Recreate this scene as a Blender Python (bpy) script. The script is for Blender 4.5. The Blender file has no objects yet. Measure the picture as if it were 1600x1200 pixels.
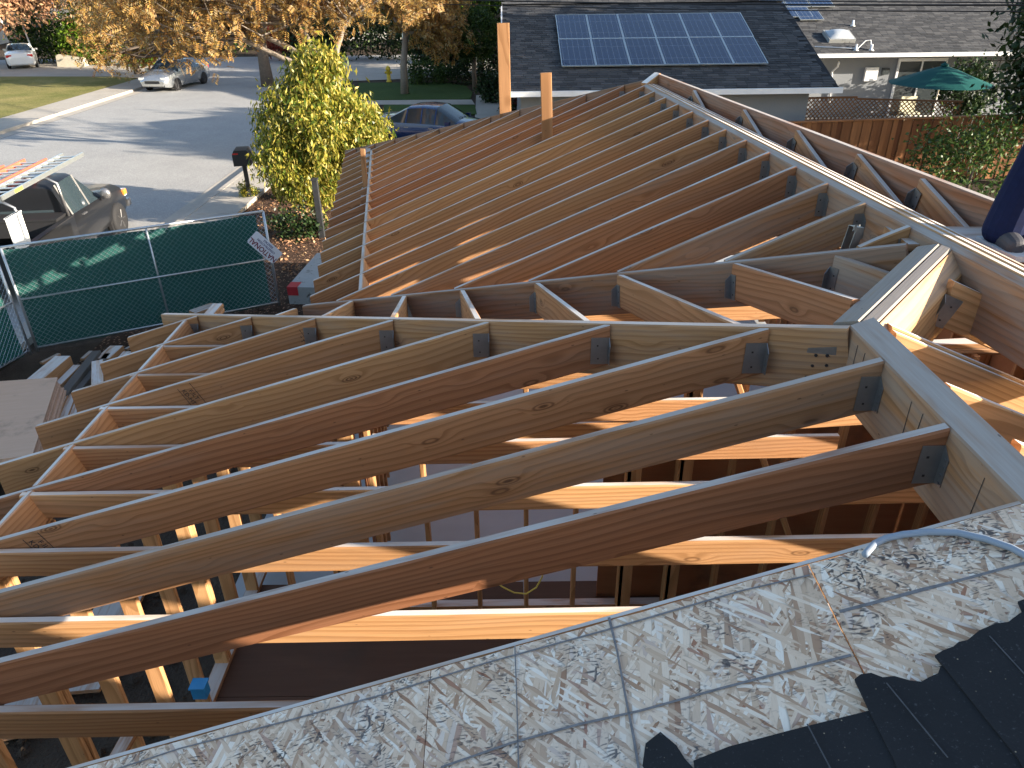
import bpy, bmesh, math, random
import numpy as np
from mathutils import Vector, Matrix
random.seed(7); rng = np.random.default_rng(7)
scn = bpy.context.scene
COL = scn.collection
# ------------------------------------------------------------------ camera
H = 5.4                                  # eye height above the street
PITCH, ROLL, FPX = 0.5103, -0.0124, 1149.4
_F = np.array([0, math.cos(PITCH), -math.sin(PITCH)])
_U = np.array([0, math.sin(PITCH), math.cos(PITCH)]); _R = np.array([1., 0, 0])
_c, _s = math.cos(ROLL), math.sin(ROLL)
_R, _U = _c*_R+_s*_U, -_s*_R+_c*_U
EYE = np.array([0, 0, H])
cd = bpy.data.cameras.new('camera'); cam = bpy.data.objects.new('camera', cd); COL.objects.link(cam)
cd.sensor_width = 36; cd.lens = FPX/1600*36; cd.clip_start = 0.05; cd.clip_end = 2000
cam.matrix_world = Matrix(((_R[0], _U[0], -_F[0], 0), (_R[1], _U[1], -_F[1], 0), (_R[2], _U[2], -_F[2], H), (0, 0, 0, 1)))
scn.camera = cam
# ------------------------------------------------------------------ light
SUN_AZ, SUN_EL = math.radians(109), math.radians(15.3)   # azimuth from +Y, clockwise
w = bpy.data.worlds.new('World'); scn.world = w; w.use_nodes = True
nt = w.node_tree; bg = nt.nodes['Background']
sky = nt.nodes.new('ShaderNodeTexSky'); sky.sky_type = 'NISHITA'; sky.sun_disc = False
sky.sun_elevation = SUN_EL; sky.sun_rotation = SUN_AZ
sky.air_density = 1.0; sky.dust_density = 1.0; sky.ozone_density = 1.0
nt.links.new(sky.outputs[0], bg.inputs[0]); bg.inputs[1].default_value = 0.10
sl = bpy.data.lights.new('sun', 'SUN'); sl.energy = 5.0; sl.angle = math.radians(0.5); sl.color = (1.0, 0.88, 0.71)
so = bpy.data.objects.new('sun', sl); COL.objects.link(so)
_sd = Vector((math.sin(SUN_AZ)*math.cos(SUN_EL), math.cos(SUN_AZ)*math.cos(SUN_EL), math.sin(SUN_EL)))
so.rotation_euler = _sd.to_track_quat('Z', 'Y').to_euler(); so.location = (20, -20, 30)
scn.view_settings.view_transform = 'Standard'; scn.view_settings.look = 'None'
scn.view_settings.exposure = 1.75; scn.view_settings.gamma = 1.0
scn.render.engine = 'CYCLES'
scn.cycles.max_bounces = 5; scn.cycles.diffuse_bounces = 3; scn.cycles.glossy_bounces = 2; scn.cycles.transmission_bounces = 3; scn.cycles.transparent_max_bounces = 4
# ------------------------------------------------------------------ geometry helpers
V3 = lambda *a: np.array(a, float)
ZZ = V3(0, 0, 1)
def ray(x, y): return _F+_R*(x-800)/FPX+_U*(600-y)/FPX
def onz(x, y, z=0.0): d = ray(x, y); return EYE+d*(z-H)/d[2]
def ony(x, y, Y): d = ray(x, y); return EYE+d*Y/d[1]
def onp(x, y, P, n): d = ray(x, y); return EYE+d*(np.dot(P-EYE, n)/np.dot(d, n))
azF, azN, mF, mN = -.09, -.0068, .4065, .2992
_ax = lambda a: (V3(math.sin(a), math.cos(a), 0), V3(math.cos(a), -math.sin(a), 0))
uF, vF = _ax(azF); uN, vN = _ax(azN)
R0 = V3(1.4111, 8.1756, H-1.0427); A0 = V3(1.2257, 1.7628, H-1.1259)
nF = ZZ-mF*vF; nN = ZZ-mN*vN
def FP(u, v, dz=0): return R0+u*uF+v*vF+(mF*v+dz)*ZZ
def NP(u, v, dz=0): return A0+u*uN+v*vN+(mN*v+dz)*ZZ
def PF(x, y): return onp(x, y, R0, nF)
def PN(x, y, dz=0): return onp(x, y, A0+dz*ZZ, nN)

def props(o, label=None, cat=None, group=None, kind=None):
    if label: o['label'] = label
    if cat: o['category'] = cat
    if group: o['group'] = group
    if kind: o['kind'] = kind
    return o
def thing(name, label, cat, loc=(0, 0, 0), rz=0, group=None, rot=None):
    o = bpy.data.objects.new(name, None); COL.objects.link(o); o.empty_display_size = .2
    o.location = loc; o.rotation_euler = rot or (0, 0, rz)
    return props(o, label, cat, group)
def mesh(name, v, f, m=None, smooth=False):
    me = bpy.data.meshes.new(name); me.from_pydata([tuple(map(float, p)) for p in v], [], [tuple(q) for q in f]); me.update()
    if m: me.materials.append(m)
    if smooth: me.polygons.foreach_set('use_smooth', [True]*len(me.polygons))
    return me
def link(name, me, parent=None, M=None, world=False):
    o = bpy.data.objects.new(name, me); COL.objects.link(o)
    if M is not None: o.matrix_basis = M
    if parent is not None:
        o.parent = parent
        if world:                                   # M was given in world space
            pm = parent
            T = Matrix.Identity(4)
            while pm is not None: T = pm.matrix_basis @ T; pm = pm.parent
            o.matrix_basis = T.inverted() @ (M if M is not None else Matrix.Identity(4))
    return o
class MB:
    """collects shapes into one mesh"""
    def __init__(s): s.v = []; s.f = []
    def add(s, v, f):
        n = len(s.v); s.v += [tuple(p) for p in v]; s.f += [tuple(i+n for i in q) for q in f]; return s
    def box(s, a, b, ch=0.0):
        (x0, y0, z0), (x1, y1, z1) = a, b
        return s.add([(x0, y0, z0), (x1, y0, z0), (x1, y1, z0), (x0, y1, z0), (x0, y0, z1), (x1, y0, z1), (x1, y1, z1), (x0, y1, z1)],
                     [(3, 2, 1, 0), (4, 5, 6, 7), (0, 1, 5, 4), (1, 2, 6, 5), (2, 3, 7, 6), (3, 0, 4, 7)])
    def prism(s, poly, z0, z1):
        n = len(poly); v = [(x, y, z0) for x, y in poly]+[(x, y, z1) for x, y in poly]
        return s.add(v, [tuple(range(n))[::-1], tuple(range(n, 2*n))]+[(i, (i+1) % n, n+(i+1) % n, n+i) for i in range(n)])
    def tube(s, pts, r, n=6, cap=True):
        pts = [np.array(p, float) for p in pts]; rs = r if hasattr(r, '__len__') else [r]*len(pts)
        v = []; f = []; up = None
        for i, p in enumerate(pts):
            t = pts[min(i+1, len(pts)-1)]-pts[max(i-1, 0)]; t = t/(np.linalg.norm(t)+1e-9)
            if up is None: up = V3(0, 0, 1) if abs(t[2]) < .9 else V3(1, 0, 0)
            a = np.cross(t, up); a /= np.linalg.norm(a)+1e-9; b = np.cross(a, t); up = b
            for k in range(n):
                q = 2*math.pi*k/n; v.append(p+rs[i]*(math.cos(q)*a+math.sin(q)*b))
        for i in range(len(pts)-1):
            for k in range(n): f.append((i*n+k, i*n+(k+1) % n, (i+1)*n+(k+1) % n, (i+1)*n+k))
        if cap: f += [tuple(range(n))[::-1], tuple((len(pts)-1)*n+k for k in range(n))]
        return s.add(v, f)
    def lathe(s, prof, n=12, M=None):
        v = []; f = []
        for r, z in prof:
            for k in range(n): q = 2*math.pi*k/n; v.append(V3(r*math.cos(q), r*math.sin(q), z))
        for i in range(len(prof)-1):
            for k in range(n): f.append((i*n+k, i*n+(k+1) % n, (i+1)*n+(k+1) % n, (i+1)*n+k))
        f += [tuple(range(n))[::-1], tuple((len(prof)-1)*n+k for k in range(n))]
        if M is not None: v = [np.array(M @ Vector(p)) for p in v]
        return s.add(v, f)
    def obj(s, name, m, parent=None, M=None, world=False, smooth=False):
        return link(name, mesh(name, s.v, s.f, m, smooth), parent, M, world)
def frame_of(p0, p1, up=ZZ):
    """matrix with X along p0->p1, Z as near to up as it can be, origin p0"""
    x = np.array(p1, float)-np.array(p0, float); L = np.linalg.norm(x); x = x/L
    y = np.cross(up, x); y /= np.linalg.norm(y); z = np.cross(x, y)
    M = Matrix(((x[0], y[0], z[0], p0[0]), (x[1], y[1], z[1], p0[1]), (x[2], y[2], z[2], p0[2]), (0, 0, 0, 1)))
    return M, L, x, y, z
TONE = None
def board(name, p0, p1, parent=None, w=.038, d=.184, tone=None, wx=None, br=None, cut=(1, 1), bev=0.0, m=None, up=ZZ, yoff=0.0, bow=0.0):
    """sawn board; p0-p1 is the centre line of its top edge. cut: ends cut plumb (1) or square (0). bev: top edge bevel"""
    M, L, x, y, z = frame_of(p0, p1, up)
    tt = x[2]/max(1e-6, math.hypot(x[0], x[1])) if abs(x[2]) < .9 else 0
    c = min(.006, w*.2); h = w/2
    sec = [(-h, -d+c), (-h, -c+(-bev/2)), (-h+c, -bev/2), (h-c, bev/2), (h, -c+bev/2), (h, -d+c), (h-c, -d), (-h+c, -d)]
    nseg = 1 if bow == 0 else 6
    v = []; f = []
    for i in range(nseg+1):
        t = i/nseg
        for (a, b) in sec:
            xx = L*t + (b*tt*(cut[0]*(1-t)+cut[1]*t))
            v.append((xx, a+yoff+bow*math.sin(math.pi*t), b))
    for i in range(nseg):
        for k in range(8): f.append((i*8+k, i*8+(k+1) % 8, (i+1)*8+(k+1) % 8, (i+1)*8+k))
    f += [tuple(range(8))[::-1], tuple(nseg*8+k for k in range(8))]
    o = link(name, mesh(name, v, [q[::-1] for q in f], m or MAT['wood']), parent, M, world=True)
    o.color = (random.uniform(.1, .8) if tone is None else tone, random.uniform(0, .25) if wx is None else wx, random.uniform(.35, .65) if br is None else br, 1)
    return o
# ------------------------------------------------------------------ materials
MAT = {}
class NT:
    def __init__(s, name):
        s.m = bpy.data.materials.new(name); s.m.use_nodes = True; s.t = s.m.node_tree
        s.p = s.t.nodes['Principled BSDF']; s.out = s.t.nodes['Material Output']; MAT[name] = s.m
    def n(s, typ, ins=None, **pr):
        nd = s.t.nodes.new('ShaderNode'+typ)
        for k, v in pr.items(): setattr(nd, k, v)
        for k, v in (ins or {}).items(): s.set(nd.inputs[k], v)
        return nd
    def set(s, sock, v):
        if isinstance(v, bpy.types.NodeSocket): s.t.links.new(v, sock)
        elif isinstance(v, bpy.types.Node): s.t.links.new(v.outputs[0], sock)
        else:
            if sock.type == 'RGBA' and len(v) == 3: v = (*v, 1)
            sock.default_value = v
    def mth(s, op, a, b=0.0, c=0.0, clamp=False): return s.n('Math', {0: a, 1: b, 2: c}, operation=op, use_clamp=clamp).outputs[0]
    def vm(s, op, a, b): return s.n('VectorMath', {0: a, 1: b}, operation=op).outputs[0]
    def mix(s, fac, a, b, bt='MIX'):
        nd = s.n('MixRGB', {0: fac, 1: a, 2: b}, blend_type=bt); return nd.outputs[0]
    def ramp(s, fac, pts, interp='LINEAR'):
        nd = s.n('ValToRGB', {0: fac}); r = nd.color_ramp; r.interpolation = interp
        while len(r.elements) < len(pts): r.elements.new(.5)
        for e, (p, c) in zip(r.elements, pts):
            e.position = p; e.color = (*c, 1) if hasattr(c, '__len__') else (c, c, c, 1)
        return nd.outputs[0]
    def ss(s, x, a, b): return s.n('MapRange', {0: x, 1: a, 2: b, 3: 0.0, 4: 1.0}, interpolation_type='SMOOTHSTEP').outputs[0]
    def noise(s, co, sc, det=3, rough=.55, out=0): return s.n('TexNoise', {'Vector': co, 'Scale': sc, 'Detail': det, 'Roughness': rough}).outputs[out]
    def vor(s, co, sc, out=0, feat='F1', rnd=1.0): return s.n('TexVoronoi', {'Vector': co, 'Scale': sc, 'Randomness': rnd}, feature=feat).outputs[out]
    def bump(s, h, strength=.3, dist=.01): s.set(s.p.inputs['Normal'], s.n('Bump', {'Height': h, 'Strength': strength, 'Distance': dist}))
    def fin(s, col=None, rough=.7, metal=0.0, spec=.3):
        if col is not None: s.set(s.p.inputs['Base Color'], col)
        s.set(s.p.inputs['Roughness'], rough); s.set(s.p.inputs['Metallic'], metal)
        s.set(s.p.inputs['Specular IOR Level'], spec); return s.m
def plain(name, col, rough=.6, metal=0.0, spec=.4, var=0.12, sc=6.0):
    t = NT(name); co = t.n('TexCoord').outputs['Object']
    n = t.noise(co, sc, 4)
    a = tuple(c*(1-var) for c in col); b = tuple(min(1, c*(1+var)) for c in col)
    return t.fin(t.mix(n, a, b), rough, metal, spec)

def make_wood():
    t = NT('wood'); tc = t.n('TexCoord'); oi = t.n('ObjectInfo')
    sep = t.n('SeparateColor', {0: oi.outputs['Color']})
    red, wea, bri = sep.outputs[0], sep.outputs[1], sep.outputs[2]
    seed = t.n('CombineXYZ', {0: t.mth('MULTIPLY', oi.outputs['Random'], 37.0), 1: 0.0, 2: t.mth('MULTIPLY', oi.outputs['Random'], 11.0)}).outputs[0]
    co = t.vm('ADD', tc.outputs['Object'], seed)
    xyz = t.n('SeparateXYZ', {0: co})
    x, y, z = xyz.outputs
    d1 = t.noise(t.vm('MULTIPLY', co, (.5, 3.2, 3.2)), 1.0, 2, .5)
    kv = t.n('TexVoronoi', {'Vector': t.vm('MULTIPLY', co, (2.6, 2.0, 8.0)), 'Scale': 1.0}, feature='F1')
    kd = kv.outputs['Distance']; kr = t.n('SeparateColor', {0: kv.outputs['Color']}).outputs[0]
    has = t.mth('GREATER_THAN', kr, .5)
    kn = t.mth('MULTIPLY', t.mth('MULTIPLY', t.ss(kd, .19, .10), has), t.mth('ADD', .55, t.mth('MULTIPLY', .45, t.mth('SINE', t.mth('MULTIPLY', kd, 110.0)))))
    ks = t.mth('MULTIPLY', t.ss(kd, .40, .05), has)
    v = t.mth('ADD', t.mth('MULTIPLY', z, 34.0), t.mth('MULTIPLY', d1, 9.0))
    v = t.mth('ADD', v, t.mth('MULTIPLY', y, 5.0)); v = t.mth('ADD', v, t.mth('MULTIPLY', ks, 1.3))
    ring = t.mth('FRACT', v)
    late = t.mth('MULTIPLY', t.ss(ring, .35, .9), t.ss(ring, 1.0, .93))
    fine = t.noise(t.vm('MULTIPLY', co, (4, 170, 170)), 1.0, 2, .65)
    blotch = t.noise(t.vm('MULTIPLY', co, (1.2, 5, 5)), 1.3, 2, .6)
    tan, rd = (.59, .345, .175), (.46, .20, .11)
    base = t.mix(red, tan, rd)
    base = t.mix(t.mth('MULTIPLY', late, .7), base, t.mix(red, (.36, .19, .085), (.25, .095, .045)))
    base = t.mix(t.mth('MULTIPLY', t.ss(fine, .45, .72), .5), base, t.mix(red, (.38, .22, .11), (.27, .12, .06)))
    base = t.mix(t.mth('MULTIPLY', t.ss(blotch, .5, .75), .35), base, t.mix(red, (.46, .27, .13), (.33, .14, .075)))
    base = t.mix(t.mth('MULTIPLY', kn, .85), base, (.10, .042, .018))
    # grey weathering and mill stain
    wn = t.noise(t.vm('MULTIPLY', co, (1.5, 14, 14)), 1.0, 3, .65)
    wf = t.mth('MULTIPLY', t.mth('MULTIPLY', wea, 1.15), t.ss(wn, t.mth('SUBTRACT', .5, t.mth('MULTIPLY', wea, .5)), t.mth('SUBTRACT', .8, t.mth('MULTIPLY', wea, .45))), clamp=True)
    base = t.mix(wf, base, t.mix(fine, (.30, .27, .235), (.54, .495, .44)))
    # sky-lit paleness and dust painted into upward faces; greyer weathering where wea is high
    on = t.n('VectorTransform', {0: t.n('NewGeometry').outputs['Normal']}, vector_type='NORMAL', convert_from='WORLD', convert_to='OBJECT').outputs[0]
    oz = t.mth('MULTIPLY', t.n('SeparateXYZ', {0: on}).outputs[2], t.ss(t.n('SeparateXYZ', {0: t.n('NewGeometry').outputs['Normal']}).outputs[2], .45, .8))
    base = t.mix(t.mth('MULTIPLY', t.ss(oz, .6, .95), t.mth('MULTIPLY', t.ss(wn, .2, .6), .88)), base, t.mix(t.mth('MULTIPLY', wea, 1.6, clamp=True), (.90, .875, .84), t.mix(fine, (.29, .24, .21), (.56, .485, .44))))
    # dark flecks of dirt, nail dings
    fl = t.vor(t.vm('MULTIPLY', co, (7, 20, 20)), 1.0)
    base = t.mix(t.mth('MULTIPLY', t.ss(fl, .07, .03), .6), base, (.05, .03, .02))
    hsv = t.n('HueSaturation', {'Color': base, 'Value': t.mth('ADD', t.mth('MULTIPLY', bri, .95), .26), 'Saturation': 1.06, 'Hue': .5})
    t.bump(t.mth('ADD', t.mth('MULTIPLY', fine, .6), t.mth('MULTIPLY', late, .25)), .35, .002)
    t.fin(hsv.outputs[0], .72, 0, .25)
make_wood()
def make_ply(name, a, b):
    t = NT(name); co = t.n('TexCoord').outputs['Object']
    n = t.noise(t.vm('MULTIPLY', co, (.9, 9, 9)), 1.5, 5, .6); g = t.noise(t.vm('MULTIPLY', co, (3, 90, 90)), 1, 3)
    c = t.mix(n, a, b); c = t.mix(t.mth('MULTIPLY', g, .35), c, tuple(k*.55 for k in a))
    st = t.noise(co, 1.3, 6, .65); c = t.mix(t.mth('MULTIPLY', t.ss(st, .52, .7), .5), c, (.06, .045, .035))
    t.fin(c, .75, 0, .2)
make_ply('subfloor', (.085, .048, .032), (.12, .07, .048)); make_ply('plywood', (.66, .41, .27), (.78, .53, .38)); make_ply('sheathing', (.30, .13, .06), (.40, .19, .09))
def make_osb():
    t = NT('osb'); co = t.n('TexCoord').outputs['Object']
    col = None
    rots = [(.3, 17, 120, (0, 0)), (1.25, 14, 100, (3, 1)), (2.3, 19, 140, (7, 5)), (1.75, 11, 75, (2, 8)), (.8, 17, 125, (5, 3))]
    pal = [(0, (.36, .20, .12)), (.2, (.60, .43, .30)), (.5, (.76, .58, .43)), (.75, (.83, .67, .52)), (.9, (.88, .79, .68)), (1, (.36, .16, .09))]
    hsum = None
    for i, (a, sx, sy, off) in enumerate(rots):
        mp = t.n('Mapping', {'Vector': co, 'Rotation': (0, 0, a), 'Location': (off[0], off[1], 0), 'Scale': (1, 1, 0)}).outputs[0]
        wob = t.n('TexNoise', {'Vector': mp, 'Scale': 6.0, 'Detail': 2}).outputs[1]
        mp2 = t.vm('ADD', t.vm('MULTIPLY', mp, (sx, sy, 0)), t.vm('MULTIPLY', wob, (.22, .22, 0)))
        vo = t.n('TexVoronoi', {'Vector': mp2, 'Scale': 1.0}, voronoi_dimensions='2D')
        sc = t.n('SeparateColor', {0: vo.outputs['Color']})
        g = t.noise(t.vm('MULTIPLY', mp, (sx*3, sy*9, 0)), 1.0, 2)
        c = t.mix(t.mth('MULTIPLY', t.ss(g, .5, .8), .35), t.ramp(sc.outputs[0], pal), (.3, .22, .15))
        e = t.ss(vo.outputs['Distance'], .55, .95)
        c = t.mix(t.mth('MULTIPLY', e, .55), c, (.16, .105, .07))
        if col is None: col = c; hsum = sc.outputs[1]
        else:
            k = t.mth('GREATER_THAN', sc.outputs[1], .62); col = t.mix(k, col, c); hsum = t.mix(k, hsum, sc.outputs[2])
    # asphalt stain flecks
    mp = t.vm('MULTIPLY', co, (1, 1, 0))
    w = t.n('TexNoise', {'Vector': mp, 'Scale': 9.0, 'Detail': 3}).outputs[1]
    fl = t.n('TexVoronoi', {'Vector': t.vm('ADD', t.vm('MULTIPLY', mp, (56, 20, 0)), t.vm('MULTIPLY', w, (8, 5, 0))), 'Scale': 1.0}, voronoi_dimensions='2D').outputs[0]
    fl2 = t.n('TexVoronoi', {'Vector': t.vm('ADD', t.vm('MULTIPLY', mp, (34, 130, 0)), t.vm('MULTIPLY', w, (6, 9, 0))), 'Scale': 1.0}, voronoi_dimensions='2D').outputs[0]
    cl = t.noise(mp, 4.5, 6, .7)
    m1 = t.mth('MULTIPLY', t.ss(fl, .30, .14), t.ss(cl, .52, .60)); m2 = t.mth('MULTIPLY', t.ss(fl2, .33, .15), t.ss(cl, .47, .60))
    col = t.mix(t.mth('MULTIPLY', t.mth('MAXIMUM', m1, m2), .9), col, (.035, .037, .045))
    gr = t.noise(mp, 2.1, 5, .6); col = t.mix(t.mth('MULTIPLY', t.ss(gr, .45, .75), .28), col, (.30, .31, .33))
    t.bump(hsum, .35, .002); t.fin(col, .8, 0, .2)
make_osb()
def make_felt():
    t = NT('felt'); co = t.n('TexCoord').outputs['Object']
    n = t.noise(co, 5, 6, .65); f = t.noise(co, 160, 2)
    c = t.mix(n, (.010, .011, .013), (.026, .027, .031)); c = t.mix(t.ss(f, .62, .8), c, (.07, .07, .075))
    d = t.vor(co, 34); c = t.mix(t.mth('MULTIPLY', t.ss(d, .07, .03), .8), c, (.36, .29, .2))
    t.bump(f, .5, .002); t.fin(c, .82, 0, .25)
make_felt()
plain('galv', (.27, .28, .29), .42, .8, .5, .2, 30); plain('nail', (.05, .05, .055), .5, .6); plain('ink', (.03, .03, .035), .9, 0, .1)
plain('marker', (.20, .195, .20), .9, 0, .1, .5, 60); plain('pencil', (.08, .07, .065), .9); plain('cable_grey', (.26, .31, .38), .45)
# ================================================================== the house frame
house = thing('unfinished_house', 'half-built timber house frame with open rafters, ridge beams and bare stud walls', 'house frame', (0, 5, 0))
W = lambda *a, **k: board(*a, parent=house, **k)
def hanger(par, p, ax_out, ax_y, d=.184, w=.038, s=1.0, tilt=0.0):
    """galvanised joist hanger: p top of the joist where it meets the beam, ax_out away from the beam, ax_y across the joist"""
    x = ax_out/np.linalg.norm(ax_out); y = ax_y/np.linalg.norm(ax_y); z = np.cross(x, y)
    if z[2] < 0: y = -y; z = np.cross(x, y)
    M = Matrix(((x[0], y[0], z[0], p[0]), (x[1], y[1], z[1], p[1]), (x[2], y[2], z[2], p[2]), (0, 0, 0, 1)))
    b = MB(); h = w/2+.0015; top = -d*.30; L = .055*s
    for sg in (-1, 1):
        y0, y1 = sorted((sg*h, sg*(h+.0018))); b.box((.001, y0, -d-.002), (L, y1, top))                       # side plate
        y0, y1 = sorted((sg*h, sg*(h+.034)))
        b.add([(.001, sg*h, -d), (.001, sg*(h+.034), -d+.006), (.001, sg*(h+.034), top-.03), (.001, sg*h, top),
               (.0035, sg*h, -d), (.0035, sg*(h+.034), -d+.006), (.0035, sg*(h+.034), top-.03), (.0035, sg*h, top)],
              [(0, 1, 2, 3), (4, 5, 6, 7), (0, 1, 5, 4), (1, 2, 6, 5), (2, 3, 7, 6), (3, 0, 4, 7)])
        for q in (.12, .32, .52, .72):                                                                          # nail heads on the flange
            zc = -d+(top+d)*q; yc = sg*(h+(.022 if int(q*100) % 40 else .013))
            b.box((.003, yc-.004, zc-.004), (.0062, yc+.004, zc+.004))
    b.box((.001, -h, -d-.0035), (L*.8, h, -d-.0015))
    o = b.obj('joist_hanger', MAT['galv'], par, M, world=True)
    nb = MB()
    for sg in (-1, 1):
        for q, r in ((.2, .6), (.7, .65)):
            zc = -d+(top+d)*q; ys = sorted((sg*(h+.0018), sg*(h+.0032))); nb.box((L*r-.0035, ys[0], zc-.0035), (L*r+.0035, ys[1], zc+.0035))
    props(nb.obj('hanger_nails', MAT['nail'], house, M, world=True), kind='stuff')
    return o
# ---- main beams
RIDGE_TONE = dict(tone=.35, br=.5)
W('ridge_beam', NP(-.50, .0445, .0), NP(.655, .0445, .0), w=.089, d=.286, tone=.35, wx=.45, br=.5, cut=(0, 0), bev=-.03)
# main ridge: weathered ply on the left, three fresh plies on the right
for k, (v, w_, bev, wx, tone, dz, br) in enumerate(((.022, .044, .016, .45, .55, 0, .5), (.0655, .040, -.004, .05, .08, .009, .75), (.107, .040, -.006, .0, .05, .008, .8), (.1485, .040, -.008, .1, .2, .002, .7))):
    W('ridge_beam', FP(.10 if k else .06, 0, dz-.002)+v*vF, FP(-6.9, 0, dz-.002)+v*vF, w=w_, d=.286-.01*k, tone=tone, wx=wx, br=br, cut=(0, 0), bev=bev)
HUB = NP(.655, .03)
CE = FP(-5.13, -.01)
cdir = CE-HUB; cdir[2] = 0; cdir /= np.linalg.norm(cdir); cn = V3(cdir[1], -cdir[0], 0)       # to the right
C0, C1 = HUB+.015*cdir+.0*ZZ, CE-.0*cdir
W('ridge_beam', C0-.045*cn-.015*ZZ, C1-.045*cn-.015*ZZ, w=.088, d=.28, tone=.3, wx=.8, br=.5, cut=(0, 0), bev=-.03)
W('ridge_beam', C0+.027*cn-.001*ZZ, C1+.027*cn-.001*ZZ, w=.052, d=.28, tone=.15, wx=.8, br=.5, cut=(0, 0), bev=-.004)
W('ridge_beam', C0+.094*cn-.035*ZZ, C1+.094*cn-.035*ZZ, w=.08, d=.27, tone=.03, wx=.0, br=.6, cut=(0, 0), bev=.06)
B_a, B_b = NP(.641, -.006), NP(3.567, -3.921)
B1 = W('hip_rafter', B_a, B_b, w=.045, d=.25, tone=.2, wx=.25, br=.55, cut=(0, 1))
V_a, V_b = FP(-5.02, -.09), FP(-2.20, -3.345)
W('valley_rafter', V_a, V_b, w=.05, d=.24, tone=.6, wx=.4, br=.42, cut=(0, 1))
H_a, H_b = FP(.2, .087), FP(4.75, -3.715)
W('hip_rafter', H_a, H_b, w=.045, d=.24, tone=.5, wx=.4, br=.35)
bdir = (B_b-B_a); bdir /= np.linalg.norm(bdir); bn = V3(bdir[1], -bdir[0], 0); bn /= np.linalg.norm(bn)
if bn[1] > 0: bn = -bn
# ---- near left slope rafters (hung on the ridge and the hip)
SP = .4064; STAMPS = []
tones = [(.9, .05, .34), (.4, .28, .40), (.55, .12, .45), (.8, .1, .45), (.18, .05, .5), (.4, .1, .5), (.45, .15, .5), (.4, .1, .5), (.35, .1, .5)]
EAVE_N = -4.06; BLK_N = -3.60
for k in range(9):
    u = SP*k-.019
    vt = -.002 if u < .641 else -(u-.641)*1.34-.034
    r = W('rafter', NP(u, vt), NP(u, EAVE_N+random.uniform(-.01, .01)), tone=tones[k][0], wx=tones[k][1], br=tones[k][2], cut=(1, 1), bow=random.uniform(-.008, .008))
    slope = -vN-mN*ZZ
    hanger(r, NP(u, vt+.002)-.0*ZZ, -vN, uN, s=1.5 if k > 1 else 1.2)
    if k in (2, 5, 6): STAMPS.append((r, NP(u, vt), {2: (62, 850), 5: (292, 606), 6: (463, 524)}[k]))
    # joist beside it on the wall plate
    if k < 8:
        zt = NP(0, BLK_N)[2]
        y0 = NP(u-.043, BLK_N-.03); y0[2] = zt; y1 = NP(u-.043, 2.35 if k < 3 else .9-.35*(k-3)); y1[2] = zt-.0
        if k in (2, 4): y0[2] -= .004
        W('ceiling_joist', y0, y1, d=.14, tone=[.25, .1, .2, .08, .45, .4, .3, .3][k], wx=.1, br=[.45, .75, .6, .78, .65, .7, .5, .5][k], cut=(0, 0))
    if 2 <= k < 8:
        W('blocking', NP(u+.02, BLK_N), NP(u+SP-.02, BLK_N), d=.17, tone=.45, wx=.1, br=.6, cut=(0, 0), up=nN)
# extra joists under the hip
# ---- far left slope
eF = lambda u: -3.317-.057*(u+2.22)
bF = lambda u: -2.84-.0575*(u+2.53)
vV = lambda u: -.09-(u+5.02)*(3.255/2.82)
vH = lambda u: .087-(u-.2)*(3.802/4.55)
pal = [(.5, .1), (.2, .05), (.3, .1), (.75, .1), (.15, .05), (.45, .1), (.65, .1), (.1, .1), (.3, .1), (.55, .2)]
for i in range(-11, 13):
    u = -SP*i+.0
    top = 0 if u <= .05 else vH(u)-.03
    bot = max(eF(u), vV(u)+.03)
    if top-bot < .12: continue
    t_, w_ = pal[(i*7) % 10]
    r = W('rafter', FP(u, top-.003), FP(u, bot+(random.uniform(-.012, .012) if bot == eF(u) else 0)), tone=t_, wx=(.35 if i in (10, 11) else w_), br=random.uniform(.40, .52), cut=(1, 1), bow=random.uniform(-.006, .006))
    if i >= -1: hanger(r, FP(u, top), -vF, uF, s=.9)
    if bF(u) > bot+.05 and bF(u) < top-.05 and i < 7 and i > -9:
        W('blocking', FP(u+.02, bF(u)), FP(u+SP-.02, bF(u+SP)), d=.17, tone=.2, wx=.3, br=.62, cut=(0, 0), up=nF)
# joint plates, toe-strap near the valley
p = FP(-4.83, -.12); b = MB(); b.box((-.05, -.025, -.02), (.05, .025, .12)); b.box((-.07, -.03, .10), (.07, .03, .125))
# ---- cripple jacks between valley and hip
vln = lambda x, y: onp(x, y, V_a, np.cross(V_b-V_a, V3(.0, .0, 1.)))
def on_line_px(a, b, x):
    """point of the 3D segment a-b that projects to picture column x"""
    lo, hi = 0.0, 1.0
    f = lambda t: (lambda X: 800+FPX*(X@_R)/(X@_F))(a+t*(b-a)-EYE)
    s = 1 if f(1) > f(0) else -1
    for _ in range(40):
        m_ = (lo+hi)/2
        if s*(f(m_)-x) < 0: lo = m_
        else: hi = m_
    return a+lo*(b-a)
for j, (xv, xb, t_, br) in enumerate(((966, 1162, .5, .6), (838, 922, .45, .55), (722, 748, .4, .6), (632, 612, .15, .7), (550, 500, .12, .75), (470, 425, .12, .75), (400, 318, .3, .6))):
    pv = on_line_px(V_a, V_b, xv) if xv >= 483 else FP(-2.20, -3.345)+(483-xv)*.0062*V3(-1, .02, -.30)
    pb = on_line_px(B_a, B_b, xb)
    dv = pb-pv; dv /= np.linalg.norm(dv)
    cj = W('jack_rafter', pv+dv*.035-.004*ZZ, pb-dv*.035-.004*ZZ, tone=t_, wx=.08, br=br, cut=(1, 1))
    if xv >= 600: hanger(cj, pv+dv*.03-.004*ZZ, dv, np.cross(ZZ, dv), s=.9)
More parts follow.
